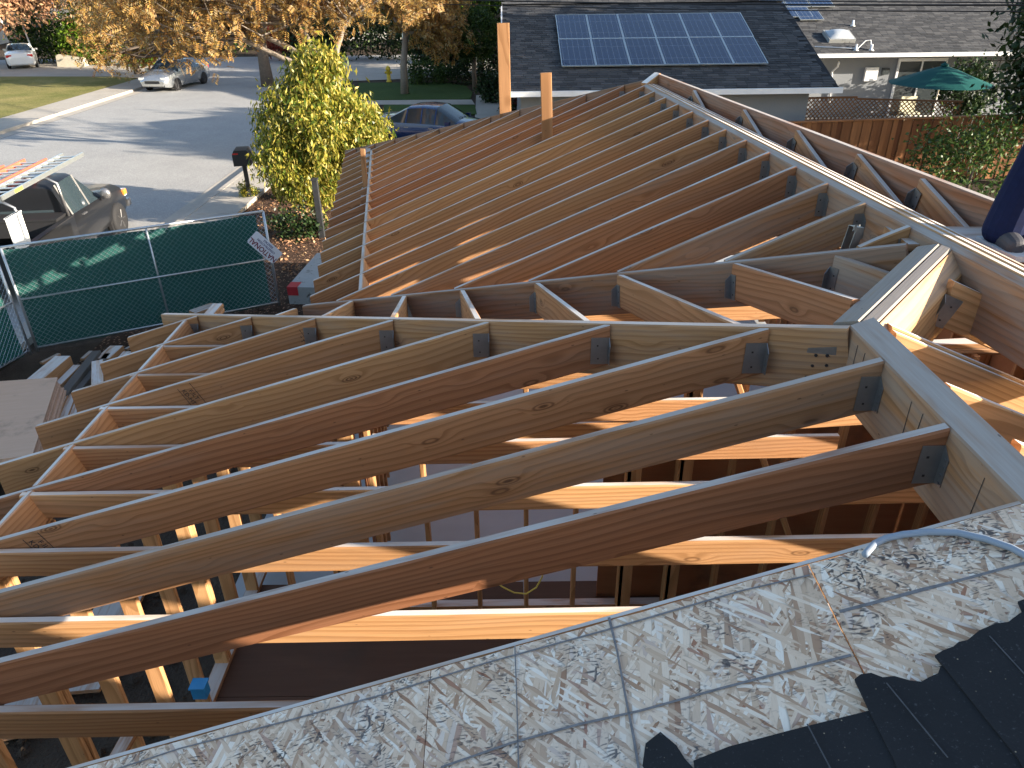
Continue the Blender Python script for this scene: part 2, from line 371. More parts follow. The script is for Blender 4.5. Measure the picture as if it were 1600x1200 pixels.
for (x0, y0, x1, y1, t_, wx) in ((1145, 424, 1338, 466, .75, .05), (1297, 404, 1408, 431, .35, .6)):
    pv = on_line_px(V_a, V_b, x0); pe = onp(x1, y1, C0-.09*cn, cn)
    dv = pe-pv; dv /= np.linalg.norm(dv)
    cj = W('jack_rafter', pv+dv*.04-.004*ZZ, pe-.004*ZZ, tone=t_, wx=wx, br=.6, cut=(1, 1))
    hanger(cj, pv+dv*.03-.004*ZZ, dv, np.cross(ZZ, dv), s=.9)
# ---- right hand side of the ridges
zr = R0[2]
RBa, RBb = onz(1024, 113, zr+.09), onz(1600, 330, zr+.07)
RBe = RBb+(RBb-RBa)*.35
W('ridge_beam', RBa, RBe, w=.045, d=.27, tone=.95, wx=.3, br=.5, cut=(0, 0))
W('blocking', FP(.085, .02, .006), RBa+V3(.0, -.12, .01), w=.09, d=.2, tone=.05, wx=.0, br=.75, cut=(0, 0))
for x, y in ((1092, 145), (1171, 174), (1256, 206), (1353, 246), (1454, 284)):
    pb = on_line_px(RBa, RBe, x)-.04*vF-.012*ZZ
    dd = V3(.015, -1, -.24); dd /= np.linalg.norm(dd)
    j = W('jack_rafter', pb, pb+dd*.75, d=.16, tone=.45, wx=.25, br=.55)
    hanger(j, pb+V3(-.005, -.01, 0), dd, V3(1, 0, 0), d=.16, s=1.3)
rs = V3(vF[0], vF[1], -.45)
def rrafter(p, L=3.0, **k):
    kk = dict(d=.235, tone=.1, wx=.03, br=.68); kk.update(k)
    return W('rafter', p, p+rs*L, **kk)
q = onz(1397, 517, HUB[2]-.005); rrafter(q, cut=(1, 1)); rrafter(q+V3(.01, .055, .0), d=.2, tone=.2)
q = onz(1481, 600, HUB[2]-.02); rrafter(q, tone=.15)
q = onz(1590, 690, HUB[2]-.02); rrafter(q, tone=.25)
q = onp(1487, 437, C0+.138*cn, cn); o = rrafter(q, d=.184, tone=.15, br=.72); hanger(o, q, rs/np.linalg.norm(rs), V3(0, 1, 0), s=1.7)
for k in range(1, 7): rrafter(FP(-5.35+k*SP*1.0, .48, -.18), L=3.0, tone=random.uniform(.1, .5))
# gusset straps on the hub
hb = B_a+bdir*.03+bn*.0235
Mh = Matrix(((bdir[0], bn[0], 0, hb[0]), (bdir[1], bn[1], 0, hb[1]), (bdir[2], bn[2], 1, hb[2]), (0, 0, 0, 1)))
g_ = MB(); g_.add([(0, 0, -.24), (.13, 0, -.24), (.10, 0, -.09), (0, 0, -.07), (0, .003, -.24), (.13, .003, -.24), (.10, .003, -.09), (0, .003, -.07)], [(0, 1, 2, 3), (7, 6, 5, 4), (0, 4, 5, 1), (1, 5, 6, 2), (2, 6, 7, 3), (3, 7, 4, 0)])
gp_ = g_.obj('hip_bracket', MAT['galv'], house, Mh, world=True)
for (bx_, bz_) in ((.03, -.11), (.07, -.115), (.03, -.15), (.08, -.16), (.03, -.20), (.10, -.21)): MB().lathe([(.007, 0), (.006, .004)], 6, Matrix.Translation((bx_, .003, bz_)) @ Matrix.Rotation(-math.pi/2, 4, 'X')).obj('bolt', MAT['nail'], gp_)
# cut end strap standing on the valley top
sp_ = MB(); q_ = FP(-4.80, -.22); sp_.box((-.03, -.022, -.06), (.03, -.02, .07)); sp_.box((-.03, .020, -.06), (.03, .022, .07)); sp_.box((-.03, -.02, .068), (.03, .02, .07)); sp_.box((-.05, -.022, .05), (-.03, -.02, .08)); sp_.box((.03, .02, .045), (.055, .022, .075))
sp_.obj('ridge_strap', MAT['galv'], house, Matrix.Translation(q_.tolist()) @ Matrix.Rotation(.5, 4, 'Z') @ Matrix.Rotation(.2, 4, 'Y'), world=True)
# upright scraps nailed to the far rafters
def upright(xb, yb, yt, w_, dep, tone=.35, ex=.35):
    P = PF(xb, yb); t = ony(xb, yt, P[1])
    a = V3(P[0], P[1], P[2]-ex); b_ = V3(P[0]+(ony(xb-4, yt, P[1])[0]-P[0])*1.0, P[1], t[2])
    return W('upright_board', a, b_, w=w_, d=dep, up=V3(0, -1, 0), tone=tone, wx=.02, br=.42, cut=(0, 0))
upright(790, 176, 36, .15, .038); upright(857, 205, 114, .115, .038); upright(570, 290, 233, .06, .038, ex=.1)
# ---- walls under the near slope
FL = .45
zt = NP(0, BLK_N)[2]-.14
WX = NP(0, BLK_N)[0]-.03
for dz in (0, -.04): W('top_plate', V3(WX, .6, zt+dz), V3(WX, 5.6, zt+dz), w=.089, d=.038, tone=.2, cut=(0, 0))
W('bottom_plate', V3(WX, .6, FL+.04), V3(WX, 5.6, FL+.04), w=.12, d=.038, tone=.5, cut=(0, 0))
for k in range(12):
    y = .95+.4064*k-.01
    for q in ((0,) if k % 4 else (0, .045)): W('stud', V3(WX, y+q, FL+.04), V3(WX, y+q, zt-.08), w=.11, d=.038, up=V3(0, 1, 0), tone=random.uniform(.02, .3), wx=0, br=random.uniform(.62, .82), cut=(0, 0))
W('blocking', V3(WX-.02, 2.2, 1.35), V3(WX+.01, 3.15, 1.30), w=.09, d=.04, tone=.4, cut=(0, 0))
# interior partition
PY = 4.78
for k in range(14):
    x = -2.0+.4064*k+.07
    W('stud', V3(x, PY, FL+.04), V3(x, PY, 2.95), w=.038, d=.089, up=V3(0, 1, 0), tone=random.uniform(.1, .4), wx=0, br=random.uniform(.5, .7), cut=(0, 0))
for x in (-1.42, -1.28, .95, 1.35): W('stud', V3(x, PY, FL+.04), V3(x, PY, 2.95), w=.12, d=.089, up=V3(0, 1, 0), tone=.15, wx=0, br=.6, cut=(0, 0))
W('bottom_plate', V3(WX, PY, FL+.04), V3(4.0, PY, FL+.04), w=.089, d=.038, tone=.4, cut=(0, 0))
for dz in (0, -.04): W('top_plate', V3(WX, PY, 3.03+dz), V3(4.0, PY, 3.03+dz), w=.089, d=.038, tone=.3, cut=(0, 0))
W('brace', V3(1.55, PY-.3, 2.95), V3(2.35, PY-.3, 1.1), w=.038, d=.12, tone=.1, br=.72, up=V3(0, -1, 0), cut=(0, 0))
MB().box((.74, PY+.10, FL), (4.1, PY+.112, 2.35)).obj('wall_sheathing', MAT['sheathing'], house, Matrix.Identity(4), world=True)
for k in range(9):
    y = 1.2+.4064*k; W('stud', V3(4.15, y, FL+.04), V3(4.15, y, 2.9), w=.1, d=.038, up=V3(0, 1, 0), tone=.2, br=.6, cut=(0, 0))
for dz in (0, -.04): W('top_plate', V3(4.15, .6, 3.0+dz), V3(4.15, 9.6, 3.0+dz), w=.089, d=.038, tone=.3, cut=(0, 0))
# far wing walls
for k in range(13):
    P = FP(-2.6+.55*k, bF(-2.6+.55*k)-.06); W('stud', V3(P[0], P[1], .3), V3(P[0], P[1], P[2]-.2), w=.1, d=.038, up=V3(0, 1, 0), tone=.25, br=.6, cut=(0, 0))
for k in range(2):
    a, b_ = FP(-2.7, bF(-2.7)-.06, -.17-.04*k), FP(4.1, bF(4.1)-.06, -.17-.04*k); b_[2] = a[2]; W('top_plate', a, b_, w=.089, d=.038, tone=.3, cut=(0, 0))
for k in range(14):
    y = 5.3+.45*k; W('stud', V3(4.15, y, .3), V3(4.15, y, 2.9), w=.1, d=.038, up=V3(0, 1, 0), tone=.2, br=.6, cut=(0, 0))
for k in range(10):
    a = FP(-4.3+.8128*k, bF(-4.3+.8128*k)+.1); a[2] = 3.02; W('ceiling_joist', a, a+5.6*vF, d=.14, tone=.3, br=.6, cut=(0, 0))
for k in range(6):
    a, b_ = FP(-2.7+1.22*k, bF(-2.7+1.22*k)-.13), FP(-2.7+1.22*k+1.215, bF(-2.7+1.22*k+1.215)-.13)
    board('wall_sheathing', V3(a[0], a[1], 2.72), V3(b_[0], b_[1], 2.72), parent=house, w=.012, d=2.4, m=MAT['sheathing'], cut=(0, 0))  # outer sheathing added to shade the fence and darken the interior
for k in range(9):
    MB().box((4.206, .9+1.22*k, .3), (4.218, .9+1.215+1.22*k, 3.0)).obj('wall_sheathing', MAT['sheathing'], house, Matrix.Identity(4), world=True)
# floors
for i in range(3):
    for j in range(4):
        MB().box((WX+.05+2.44*i, .2+1.22*j+(i % 2)*.0, FL-.02), (WX+.045+2.44*(i+1), .195+1.22*(j+1), FL)).obj('subfloor_panel', MAT['subfloor'], house, Matrix.Identity(4), world=True)
plain('slab', (.36, .37, .38), .8, 0, .2, .18, 2.0)
MB().box((-2.7, 5.09, .05), (4.6, 14.5, .26)).obj('slab', MAT['slab'], house, Matrix.Identity(4), world=True)
# anchor plate, blue connector box
plain('blue_plastic', (.03, .28, .62), .4)
b = MB(); b.box((-.05, -.04, -.06), (.05, .04, .06)); b.box((-.058, -.05, .05), (.058, .05, .062))
b.obj('electrical_box', MAT['blue_plastic'], house, Matrix.Translation(onp(313, 1077, V3(WX+.09, 0, 0), V3(1, 0, 0)).tolist()), world=True)
# ================================================================== the sheathed old roof the picture is taken from
old = thing('sheathed_roof', 'old roof slope sheathed in stained strand board with torn black shingle strips', 'roof', tuple(NP(-1.5, -2, -.5)))
def uvN(x, y): d = PN(x, y)-A0; return (d@uN, d@vN)
def n_poly(name, pts, mtl, z0=0.0, th=.0115, parent=old):
    """slab on the near roof plane; pts are (u,v); local frame: x=-v, y=u, z=normal"""
    X = -(vN+mN*ZZ); X /= np.linalg.norm(X); Z = nN/np.linalg.norm(nN); Y = np.cross(Z, X)
    o = NP(-1.0, -1.0); k = math.hypot(1, mN)
    M = Matrix(((X[0], Y[0], Z[0], o[0]), (X[1], Y[1], Z[1], o[1]), (X[2], Y[2], Z[2], o[2]), (0, 0, 0, 1)))
    sgn = np.dot(Y, uN)
    pl = [(-(v+1.0)*k, (u+1.0)*sgn) for u, v in pts]
    a = sum(pl[i][0]*pl[(i+1) % len(pl)][1]-pl[(i+1) % len(pl)][0]*pl[i][1] for i in range(len(pl)))
    if a < 0: pl = pl[::-1]
    return MB().prism(pl, z0-th, z0).obj(name, MAT[mtl], parent, M, world=True)
def rag(p, q, n, amp):
    p, q = np.array(p), np.array(q); d = q-p; nn = V3(-d[1], d[0], 0)[:2]/np.linalg.norm(d)
    return [tuple(p+d*i/n+(nn*random.uniform(-amp, amp) if 0 < i < n else 0)) for i in range(n+1)]
e = lambda v: -.386-.0655*(-.225-v)
s2a, s2b = uvN(1272, 899), uvN(1352, 1056); s3a, s3b = uvN(673, 1044), uvN(664, 1160)
sl = lambda a, b, u: a[1]+(b[1]-a[1])*(u-a[0])/(b[0]-a[0])
vs2 = lambda u: sl(s2a, s2b, u); vs3 = lambda u: sl(s3a, s3b, u)
um = -1.62
n_poly('strand_board', rag((e(vs2(-.4)), vs2(-.4)+.0015), (e(.0), .0), 9, .004)+[(um, .0), (um, vs2(um)+.0015)], 'osb', .002)
n_poly('strand_board', rag((e(vs3(-.5)), vs3(-.5)+.001), (e(vs2(-.45)), vs2(-.45)-.0015), 14, .003)+[(um, vs2(um)-.0015), (um, vs3(um)+.001)], 'osb', 0)
n_poly('strand_board', rag((e(-4.3), -4.3), (e(vs3(-.5)), vs3(-.5)-.001), 14, .003)+[(um, vs3(um)-.001), (um, -4.3)], 'osb', .001)
n_poly('strand_board', [(um-.004, 0), (um-.004, -4.3), (-3.4, -4.3), (-3.4, 0)], 'osb', 0)
# torn black shingle strips
fp = lambda l: [uvN(x, y) for x, y in l]
n_poly('shingle_strip', fp([(1085, 1194), (1140, 1172), (1250, 1143), (1355, 1117), (1385, 1110), (1440, 1200), (1500, 1320), (1100, 1320)]), 'felt', .012, .006)
n_poly('shingle_strip', fp([(1336, 1069), (1346, 1061), (1362, 1059), (1380, 1066), (1398, 1064), (1422, 1071), (1440, 1073), (1452, 1066), (1466, 1060), (1470, 1048), (1510, 1060), (1610, 1180), (1720, 1330), (1445, 1330), (1398, 1196), (1362, 1125)]), 'felt', .016, .006)
n_poly('shingle_strip', fp([(1461, 1034), (1474, 1026), (1490, 1020), (1498, 1013), (1512, 1010), (1530, 995), (1556, 984), (1575, 982), (1592, 969), (1625, 950), (1900, 1010), (1900, 1330), (1660, 1330), (1590, 1195), (1520, 1108)]), 'felt', .020, .006)
n_poly('shingle_strip', fp([(1590, 948), (1625, 935), (1640, 950), (1610, 966), (1596, 962)]), 'felt', .016, .006)
n_poly('shingle_scrap', fp([(1005, 1200), (1010, 1165), (1033, 1147), (1058, 1168), (1072, 1190), (1095, 1215), (1040, 1240)]), 'felt', .008, .005)
plain('chalk_line', (.085, .088, .095), .95, 0, .1, .4, 40)
for pts in ([(1385, 1078), (1480, 1195)], [(1545, 1005), (1640, 1110)], [(1262, 1142), (1300, 1215)]):
    a, b_ = fp(pts); n_poly('chalk_mark', [(a[0], a[1]), (a[0], a[1]+.0025), (b_[0], b_[1]+.0025), (b_[0], b_[1])], 'chalk_line', .0225, .001)
# carpenter's lines drawn on the boards
def strip(pts, wd):
    wd *= .62
    pts = [np.array(p) for p in fp(pts)]
    L = []; Rr = []
    for i, p in enumerate(pts):
        d = pts[min(i+1, len(pts)-1)]-pts[max(i-1, 0)]; d /= np.linalg.norm(d); n_ = np.array((-d[1], d[0])); ww = wd*random.uniform(.7, 1.2)
        L.append(tuple(p+n_*ww/2)); Rr.append(tuple(p-n_*ww/2))
    n_poly('marker_line', L+Rr[::-1], 'marker', .0036, .0012)
strip([(100, 1230), (280, 1171), (440, 1130), (600, 1086), (760, 1037), (950, 985), (1060, 953), (1160, 924), (1265, 900)], .007)
strip([(690, 1200), (800, 1162), (905, 1133), (1000, 1112), (1130, 1076), (1250, 1045), (1330, 1025)], .009)
strip([(1312, 957), (1370, 942), (1440, 923), (1500, 908), (1560, 892), (1640, 872)], .012)
strip([(952, 966), (965, 1020), (976, 1080), (990, 1150), (1003, 1230)], .010)
strip([(805, 1010), (808, 1090), (812, 1240)], .006)
W2 = lambda *a, **k: board(*a, parent=old, **k)
W2('fascia_board', NP(e(-.02)+.018, -.0, -.008), NP(e(-4.3)+.018, -4.3, -.008), w=.018, d=.14, tone=.2, wx=.0, br=.5, cut=(0, 0))
# the solid body of the old house below that roof
plain('old_stucco', (.5, .45, .38), .9)
zb = NP(0, -4.0)[2]-.2
MB().box((NP(0, -3.9)[0], -9, 0), (4.3, .85, zb-.05)).obj('wall', MAT['old_stucco'], old, Matrix.Identity(4), world=True)
n_poly('roof_deck', [(-3.41, 0), (-3.41, -4.3), (-11, -4.3), (-11, 0)], 'felt', 0, .02)
rr = [NP(-.88, .0, -.02), NP(-11, .0, -.02)]; ee = [p+V3(4.2, 0, -1.26) for p in rr]
MB().add([*rr, *ee[::-1], *[p-.02*ZZ for p in rr], *[p-.02*ZZ for p in ee[::-1]]], [(0, 1, 2, 3), (7, 6, 5, 4), (0, 1, 5, 4), (1, 2, 6, 5), (2, 3, 7, 6), (3, 0, 4, 7)]).obj('roof_deck', MAT['felt'], old, Matrix.Identity(4), world=True)
# cable lying over the edge
pts = [(1352, 866), (1366, 850), (1384, 841), (1412, 835), (1450, 831), (1495, 832), (1540, 842), (1580, 856), (1625, 880), (1700, 940)]
cb = MB().tube([PN(x, y, .012+(.06 if i in (0,) else 0)) for i, (x, y) in enumerate(pts)], .0085, 8)
props(cb.obj('cable', MAT['cable_grey'], smooth=True), 'pale grey-blue cable lying over the edge of the strand board', 'cable')
# layout lines pencilled on the ridge face
for (u_, tl) in ((.10, .01), (.17, -.004), (.50, .008), (.56, 0), (-.22, .006)):
    a, c = NP(u_, -.0012, -.035), NP(u_+tl, -.0012, -.035); c = c-.235*ZZ
    MB().tube([a, c], .0012, 4).obj('layout_line', MAT['pencil'], house, Matrix.Identity(4), world=True)
plain('cord_yellow', (.62, .50, .10), .5)
props(MB().tube([ony(x, y, 4.0) for x, y in ((770, 905), (785, 917), (803, 926), (822, 928), (838, 918), (847, 902), (849, 890), (840, 860))], .006, 6).obj('extension_cord', MAT['cord_yellow'], smooth=True), 'thin yellow cord hanging in a loop below the lowest near rafter', 'cord')
# ================================================================== setting: ground, street, lawns
def make_ground(name, a, b, sc=3.0, det=6, rough=.95, bumpd=.03, spots=None):
    t = NT(name); co = t.n('TexCoord').outputs['Object']
    n = t.noise(co, sc, det, .65); c = t.ramp(n, [(.3, a), (.7, b)])
    f = t.noise(co, sc*14, 3, .6); c = t.mix(t.mth('MULTIPLY', f, .45), c, tuple(k*.45 for k in a))
    if spots:
        v = t.n('TexVoronoi', {'Vector': co, 'Scale': spots[0]}); k = t.n('SeparateColor', {0: v.outputs['Color']}).outputs[0]
        c = t.mix(t.mth('MULTIPLY', t.mth('GREATER_THAN', k, spots[2]), t.ss(v.outputs['Distance'], .5, .3)), c, spots[1])
    t.bump(t.mth('ADD', n, f), .7, bumpd); t.fin(c, rough, 0, .15)
make_ground('dirt', (.055, .040, .030), (.10, .075, .055), 2.2, bumpd=.08)
make_ground('mulch', (.05, .03, .02), (.11, .065, .045), 5.0, bumpd=.06, spots=(24, (.34, .2, .13), .7))
make_ground('asphalt', (.34, .335, .33), (.41, .405, .395), .7, bumpd=.004, spots=(45, (.55, .54, .52), .72))
make_ground('concrete', (.42, .385, .34), (.52, .48, .425), .8, bumpd=.004)
make_ground('lawn', (.16, .17, .045), (.34, .28, .11), .5, bumpd=.05)
make_ground('lawn_green', (.045, .085, .022), (.07, .12, .032), .7, bumpd=.05)
def flat(name, pts, m, z=0.0, th=.0, kind='structure'):
    pts = [(p[0], p[1]) for p in pts]
    a = sum(pts[i][0]*pts[(i+1) % len(pts)][1]-pts[(i+1) % len(pts)][0]*pts[i][1] for i in range(len(pts)))
    if a < 0: pts = pts[::-1]
    if th: o = MB().prism(pts, z-th, z).obj(name, MAT[m])
    else: o = link(name, mesh(name, [(x, y, z) for x, y in pts], [tuple(range(len(pts)))], MAT[m]))
    return props(o, kind=kind)
flat('ground', [(-500, -500), (500, -500), (500, 700), (-500, 700)], 'dirt')
flat('road', [(-19.6, -60), (-8.75, -60), (-8.75, 31), (-9.6, 36), (-9.6, 50), (40, 50), (40, 61), (-60, 61), (-60, 55), (-21, 55), (-19.6, 47)], 'asphalt', .008)
for xa, xb in ((-8.75, -8.25), (-20.15, -19.6)):
    flat('gutter', [(xa, -60), (xb, -60), (xb, 30.5 if xa > -10 else 46.5), (xa, 30.5 if xa > -10 else 46.5)], 'concrete', .014)
def kerb(x0, x1, y0, y1):
    flat('kerb', [(x0, y0), (x1, y0), (x1, y1), (x0, y1)], 'concrete', .13, .12)
kerb(-8.248, -8.1, -60, 30.5); kerb(-20.3, -20.152, -60, 46.5)
n = 0
for y in np.arange(3, 47, 1.5):
    flat('pavement', [(-22.0, y), (-20.302, y), (-20.302, y+1.488), (-22.0, y+1.488)], 'concrete', .122+random.uniform(0, .006), .12)
for y in np.arange(14, 30.5, 1.5):
    flat('pavement', [(-8.098, y), (-6.95, y), (-6.95, y+1.488), (-8.098, y+1.488)], 'concrete', .122+random.uniform(0, .006), .12)
flat('lawn', [(-40, 30), (-22.01, 30), (-22.01, 47.2), (-24, 48.6), (-31, 49.3), (-45, 49)], 'lawn', .10, .09)
flat('lawn_edge_drive', [(-60, 49.4), (-24, 48.9), (-21, 48), (-21, 54.9), (-32, 57), (-60, 58)], 'concrete', .03)
flat('planting_bed', [(-6.94, 8), (-2.8, 8), (-2.8, 29), (-6.94, 29)], 'mulch', .02)
flat('lawn_strip', [onz(560, 131)[:2], onz(690, 130)[:2], onz(728, 136)[:2], onz(738, 146)[:2], onz(735, 156)[:2], onz(560, 158)[:2]], 'lawn_green', .06, .05)
flat('lawn_strip_near', [onz(600, 165)[:2], onz(742, 165)[:2], onz(745, 180)[:2], onz(600, 190)[:2]], 'lawn_green', .05, .04)
flat('path', [onz(560, 157.2)[:2], onz(737, 156.5)[:2], onz(742, 164.2)[:2], onz(560, 164.5)[:2]], 'concrete', .03)
flat('drive', [onz(744, 150)[:2], onz(840, 148)[:2], onz(860, 190)[:2], onz(742, 190)[:2]], 'concrete', .035)
flat('drive_far', [onz(420, 125)[:2], onz(560, 127)[:2], onz(790, 118)[:2], onz(790, 102)[:2], onz(420, 100)[:2]], 'concrete', .032)
flat('yard', [(8.6, 22.0), (26, 22.4), (26, 33), (8.6, 33)], 'concrete', .02)
# ================================================================== leaves and trees
def make_leaf(name, cols, transl=.35, rough=.55):
    t = NT(name); g = t.n('NewGeometry').outputs['Random Per Island']
    c = t.ramp(g, [(i/(len(cols)-1), k) for i, k in enumerate(cols)])
    t.fin(c, rough, 0, .3)
    tr = t.n('BsdfTranslucent', {0: c}); mx = t.n('MixShader', {0: transl, 1: t.p.outputs[0], 2: tr.outputs[0]})
    t.t.links.new(mx.outputs[0], t.out.inputs[0])
make_leaf('leaf_yellow', [(.05, .09, .012), (.10, .14, .018), (.19, .20, .028), (.30, .27, .035), (.42, .35, .06), (.58, .48, .14)], .35, .4)
make_leaf('leaf_orange', [(.16, .08, .035), (.28, .145, .045), (.36, .20, .055), (.42, .27, .07), (.27, .18, .08), (.46, .36, .18)], .4)
make_leaf('leaf_brown', [(.26, .13, .08), (.38, .20, .11), (.48, .28, .15), (.55, .38, .22)], .3)
make_leaf('leaf_green', [(.018, .04, .010), (.035, .075, .016), (.06, .11, .022), (.10, .15, .03)], .25, .45)
make_leaf('leaf_bright', [(.06, .13, .014), (.12, .21, .02), (.20, .30, .03)], .35, .45)
make_leaf('leaf_dark', [(.010, .022, .008), (.02, .042, .012), (.04, .07, .02)], .2, .4)
make_leaf('leaf_red', [(.16, .02, .015), (.30, .05, .03), (.42, .09, .05)], .35)
make_leaf('leaf_maroon', [(.03, .010, .010), (.07, .02, .018), (.11, .035, .025)], .25)
plain('bark', (.16, .125, .10), .9, 0, .1, .35, 9); plain('bark_pale', (.25, .21, .175), .9, 0, .1, .3, 9)
def leaf_mesh(name, cen, n_per, spread, size, droop, m, squash=1.0, spray=0):
    cen = np.asarray(cen, float); N = len(cen)*n_per
    P = np.repeat(cen, n_per, 0)+rng.normal(size=(N, 3))*spread*np.array([1, 1, squash])
    a = rng.normal(size=(N, 3))+np.array([0, 0, -droop]); a /= np.linalg.norm(a, axis=1, keepdims=True)
    b = np.cross(a, rng.normal(size=(N, 3))); b /= np.linalg.norm(b, axis=1, keepdims=True)
    l = (size[0]*rng.uniform(.6, 1.25, N))[:, None]; wd = (size[1]*rng.uniform(.7, 1.2, N))[:, None]
    if spray:                                   # pinnate sprays: leaflets in pairs along a short stalk
        K = spray; base = np.repeat(P, K, 0); ax = np.repeat(a, K, 0); bx = np.repeat(b, K, 0); L = np.repeat(l, K, 0); Wd = np.repeat(wd, K, 0)
        k = np.tile(np.arange(K), N); sd = np.where(k % 2 == 0, 1., -1.)[:, None]; tt = ((k//2+1)/(K/2+.5))[:, None]
        P = base+ax*L*tt; a = ax*.45+bx*sd; a /= np.linalg.norm(a, axis=1, keepdims=True)
        b = ax*.9-bx*sd*.4+.25*np.cross(ax, bx); b /= np.linalg.norm(b, axis=1, keepdims=True); l = L*.42; wd = Wd; N = N*K
    V = np.empty((N, 4, 3)); V[:, 0] = P; V[:, 1] = P+a*l*.5+b*wd*.5; V[:, 2] = P+a*l; V[:, 3] = P+a*l*.5-b*wd*.5
    me = bpy.data.meshes.new(name); me.vertices.add(N*4); me.loops.add(N*4); me.polygons.add(N)
    me.vertices.foreach_set('co', V.reshape(-1)); me.loops.foreach_set('vertex_index', np.arange(N*4))
    me.polygons.foreach_set('loop_start', np.arange(0, N*4, 4)); me.update(calc_edges=True); me.validate()
    me.materials.append(MAT[m]); return me
def ell(n, c, r, inner=.35):
    out = []
    while len(out) < n:
        p = rng.uniform(-1, 1, 3); q = np.linalg.norm(p)
        if inner < q < 1: out.append(np.array(c)+p*np.array(r))
    return out
def tree(name, label, base, crowns, leafm, n_per=60, spread=.22, size=(.12, .06), droop=.5, trunk_r=.12, bark='bark', fork=None, cat='tree', group=None, squash=1.0, spray=0, twigs=True, limb_r=.35):
    base = V3(*base); T = thing(name, label, cat, tuple(base), group=group)
    cen = []
    for (c, r, n, inner) in crowns: cen += ell(n, c, r, inner)
    cen = np.array(cen)
    fork = V3(*fork) if fork is not None else V3(base[0], base[1], base[2]+.45*(cen[:, 2].max()-base[2]))
    b = MB(); mid = (base+fork)/2+rng.normal(size=3)*.05*np.array([1, 1, 0])
    b.tube([base-.05*ZZ, mid, fork], [trunk_r*1.15, trunk_r*.9, trunk_r*.75], 8)
    if twigs:
        for (c, r, n, inner) in crowns:
            m_ = fork*.45+V3(*c)*.55+rng.normal(size=3)*.1*np.array(r)
            b.tube([fork, (fork+m_)/2+rng.normal(size=3)*.06*max(r), m_], [trunk_r*.6, trunk_r*.45, trunk_r*limb_r], 6, False)
            loc = [p for p in cen if (((p-V3(*c))/np.array(r))**2).sum() <= 1.0001][:max(8, n//2)]
            for p in loc:
                st = m_+(p-m_)*random.uniform(-.05, .25); w_ = rng.normal(size=3)*.12*np.linalg.norm(p-st)
                b.tube([st, (st+p)/2+w_, p], [trunk_r*.28, trunk_r*.16, trunk_r*.06], 4, False)
    b.obj('trunk', MAT[bark], T, Matrix.Identity(4), world=True, smooth=True)
    link('crown', leaf_mesh('crown', cen, n_per, spread, size, droop, leafm, squash, spray), T, Matrix.Identity(4), world=True)
    return T
# yellow-green tree in the front bed
tb = V3(-4.7, 18.0, .02)
tree('yellow_tree', 'dense yellow-green tree with drooping leaves beside the black mailbox', tb,
     [((-4.5, 18.0, 2.35), (1.3, 1.2, 1.0), 115, .45), ((-4.35, 18.1, 3.25), (.55, .6, .8), 40, .2), ((-5.2, 17.6, 1.6), (.6, .7, .75), 45, .2), ((-3.7, 18.2, 2.0), (.85, .9, .75), 50, .3), ((-4.6, 17.7, 1.1), (.6, .6, .55), 26, .2)],
     'leaf_yellow', 130, .15, (.155, .046), 1.7, .09, 'bark')
# autumn street trees
tree('autumn_tree', 'big orange-gold autumn tree behind the yellow-green tree', (-5.4, 25.5, 0),
     [((-9.6, 25, 4.5), (2.6, 2.2, 1.1), 64, .1), ((-7.6, 25, 5.4), (2.8, 2.4, 1.3), 70, .1), ((-4.8, 25.5, 5.4), (2.4, 2.2, 1.4), 60, .1), ((-11.2, 25.5, 5.2), (1.8, 1.8, 1.2), 34, .1)],
     'leaf_orange', 20, .32, (.32, .048), .9, .2, 'bark_pale', fork=(-5.6, 25.5, 2.6), spray=10)
tree('autumn_tree', 'orange autumn tree with dark forked trunk across the street', (-13.4, 44, 0),
     [((-15, 44, 4.6), (3.2, 2.5, 1.6), 55, .1), ((-12, 44, 5.2), (2.6, 2.5, 1.6), 45, .1), ((-18.5, 46, 4.6), (2.6, 2.0, 1.5), 45, .1), ((-21.8, 44, 2.6), (1.5, 1.4, 1.4), 30, .1)],
     'leaf_orange', 22, .45, (.42, .075), .9, .34, 'bark', fork=(-13.4, 44, 2.6), spray=8)
tree('autumn_tree', 'small golden autumn tree with curved trunk above the dark blue car', (-5.3, 40, 0),
     [((-4.0, 40, 4.3), (1.9, 1.7, 1.4), 46, .1), ((-6.4, 40, 4.8), (1.9, 1.7, 1.2), 36, .1), ((-3.2, 39.6, 2.9), (1.0, 1.0, .9), 18, .1)],
     'leaf_orange', 20, .32, (.4, .075), 1.0, .18, 'bark_pale', fork=(-5.0, 40, 2.9), spray=8)
tree('autumn_tree', 'pinkish brown autumn tree overhanging the white sedan', (-40, 56, 0),
     [((-36, 54, 4.6), (6.5, 3, 2.0), 120, .1), ((-29, 56, 5.0), (4, 3, 1.6), 60, .1), ((-41, 53.5, 3.4), (2.6, 2, 1.2), 40, .1)], 'leaf_brown', 55, .55, (.36, .16), .5, .3, fork=(-40, 56, 2.6))
tree('autumn_tree', 'tawny autumn shrub-like tree leaning over the silver sedan', (-23.5, 50.5, 0),
     [((-22.2, 49.8, 2.4), (2.6, 1.6, 1.8), 70, .1), ((-24.5, 51, 3.6), (2.4, 1.8, 1.6), 50, .1)], 'leaf_orange', 45, .4, (.3, .13), .6, .2)
def bush(name, label, c, r, leafm, n=40, n_per=70, size=(.12, .07), inner=.45, cat='shrub', group=None, base=None, spread=None):
    return tree(name, label, (c[0], c[1], base or 0), [(c, r, n, inner)], leafm, n_per, spread or .18*max(r), size, .3, .05, cat=cat, group=group, twigs=False)
bush('broad_shrub', 'bright green rounded bush beside the white sedan', (-29.2, 57.5, 1.7), (2.1, 1.6, 1.9), 'leaf_bright', 60, 90, (.28, .15))
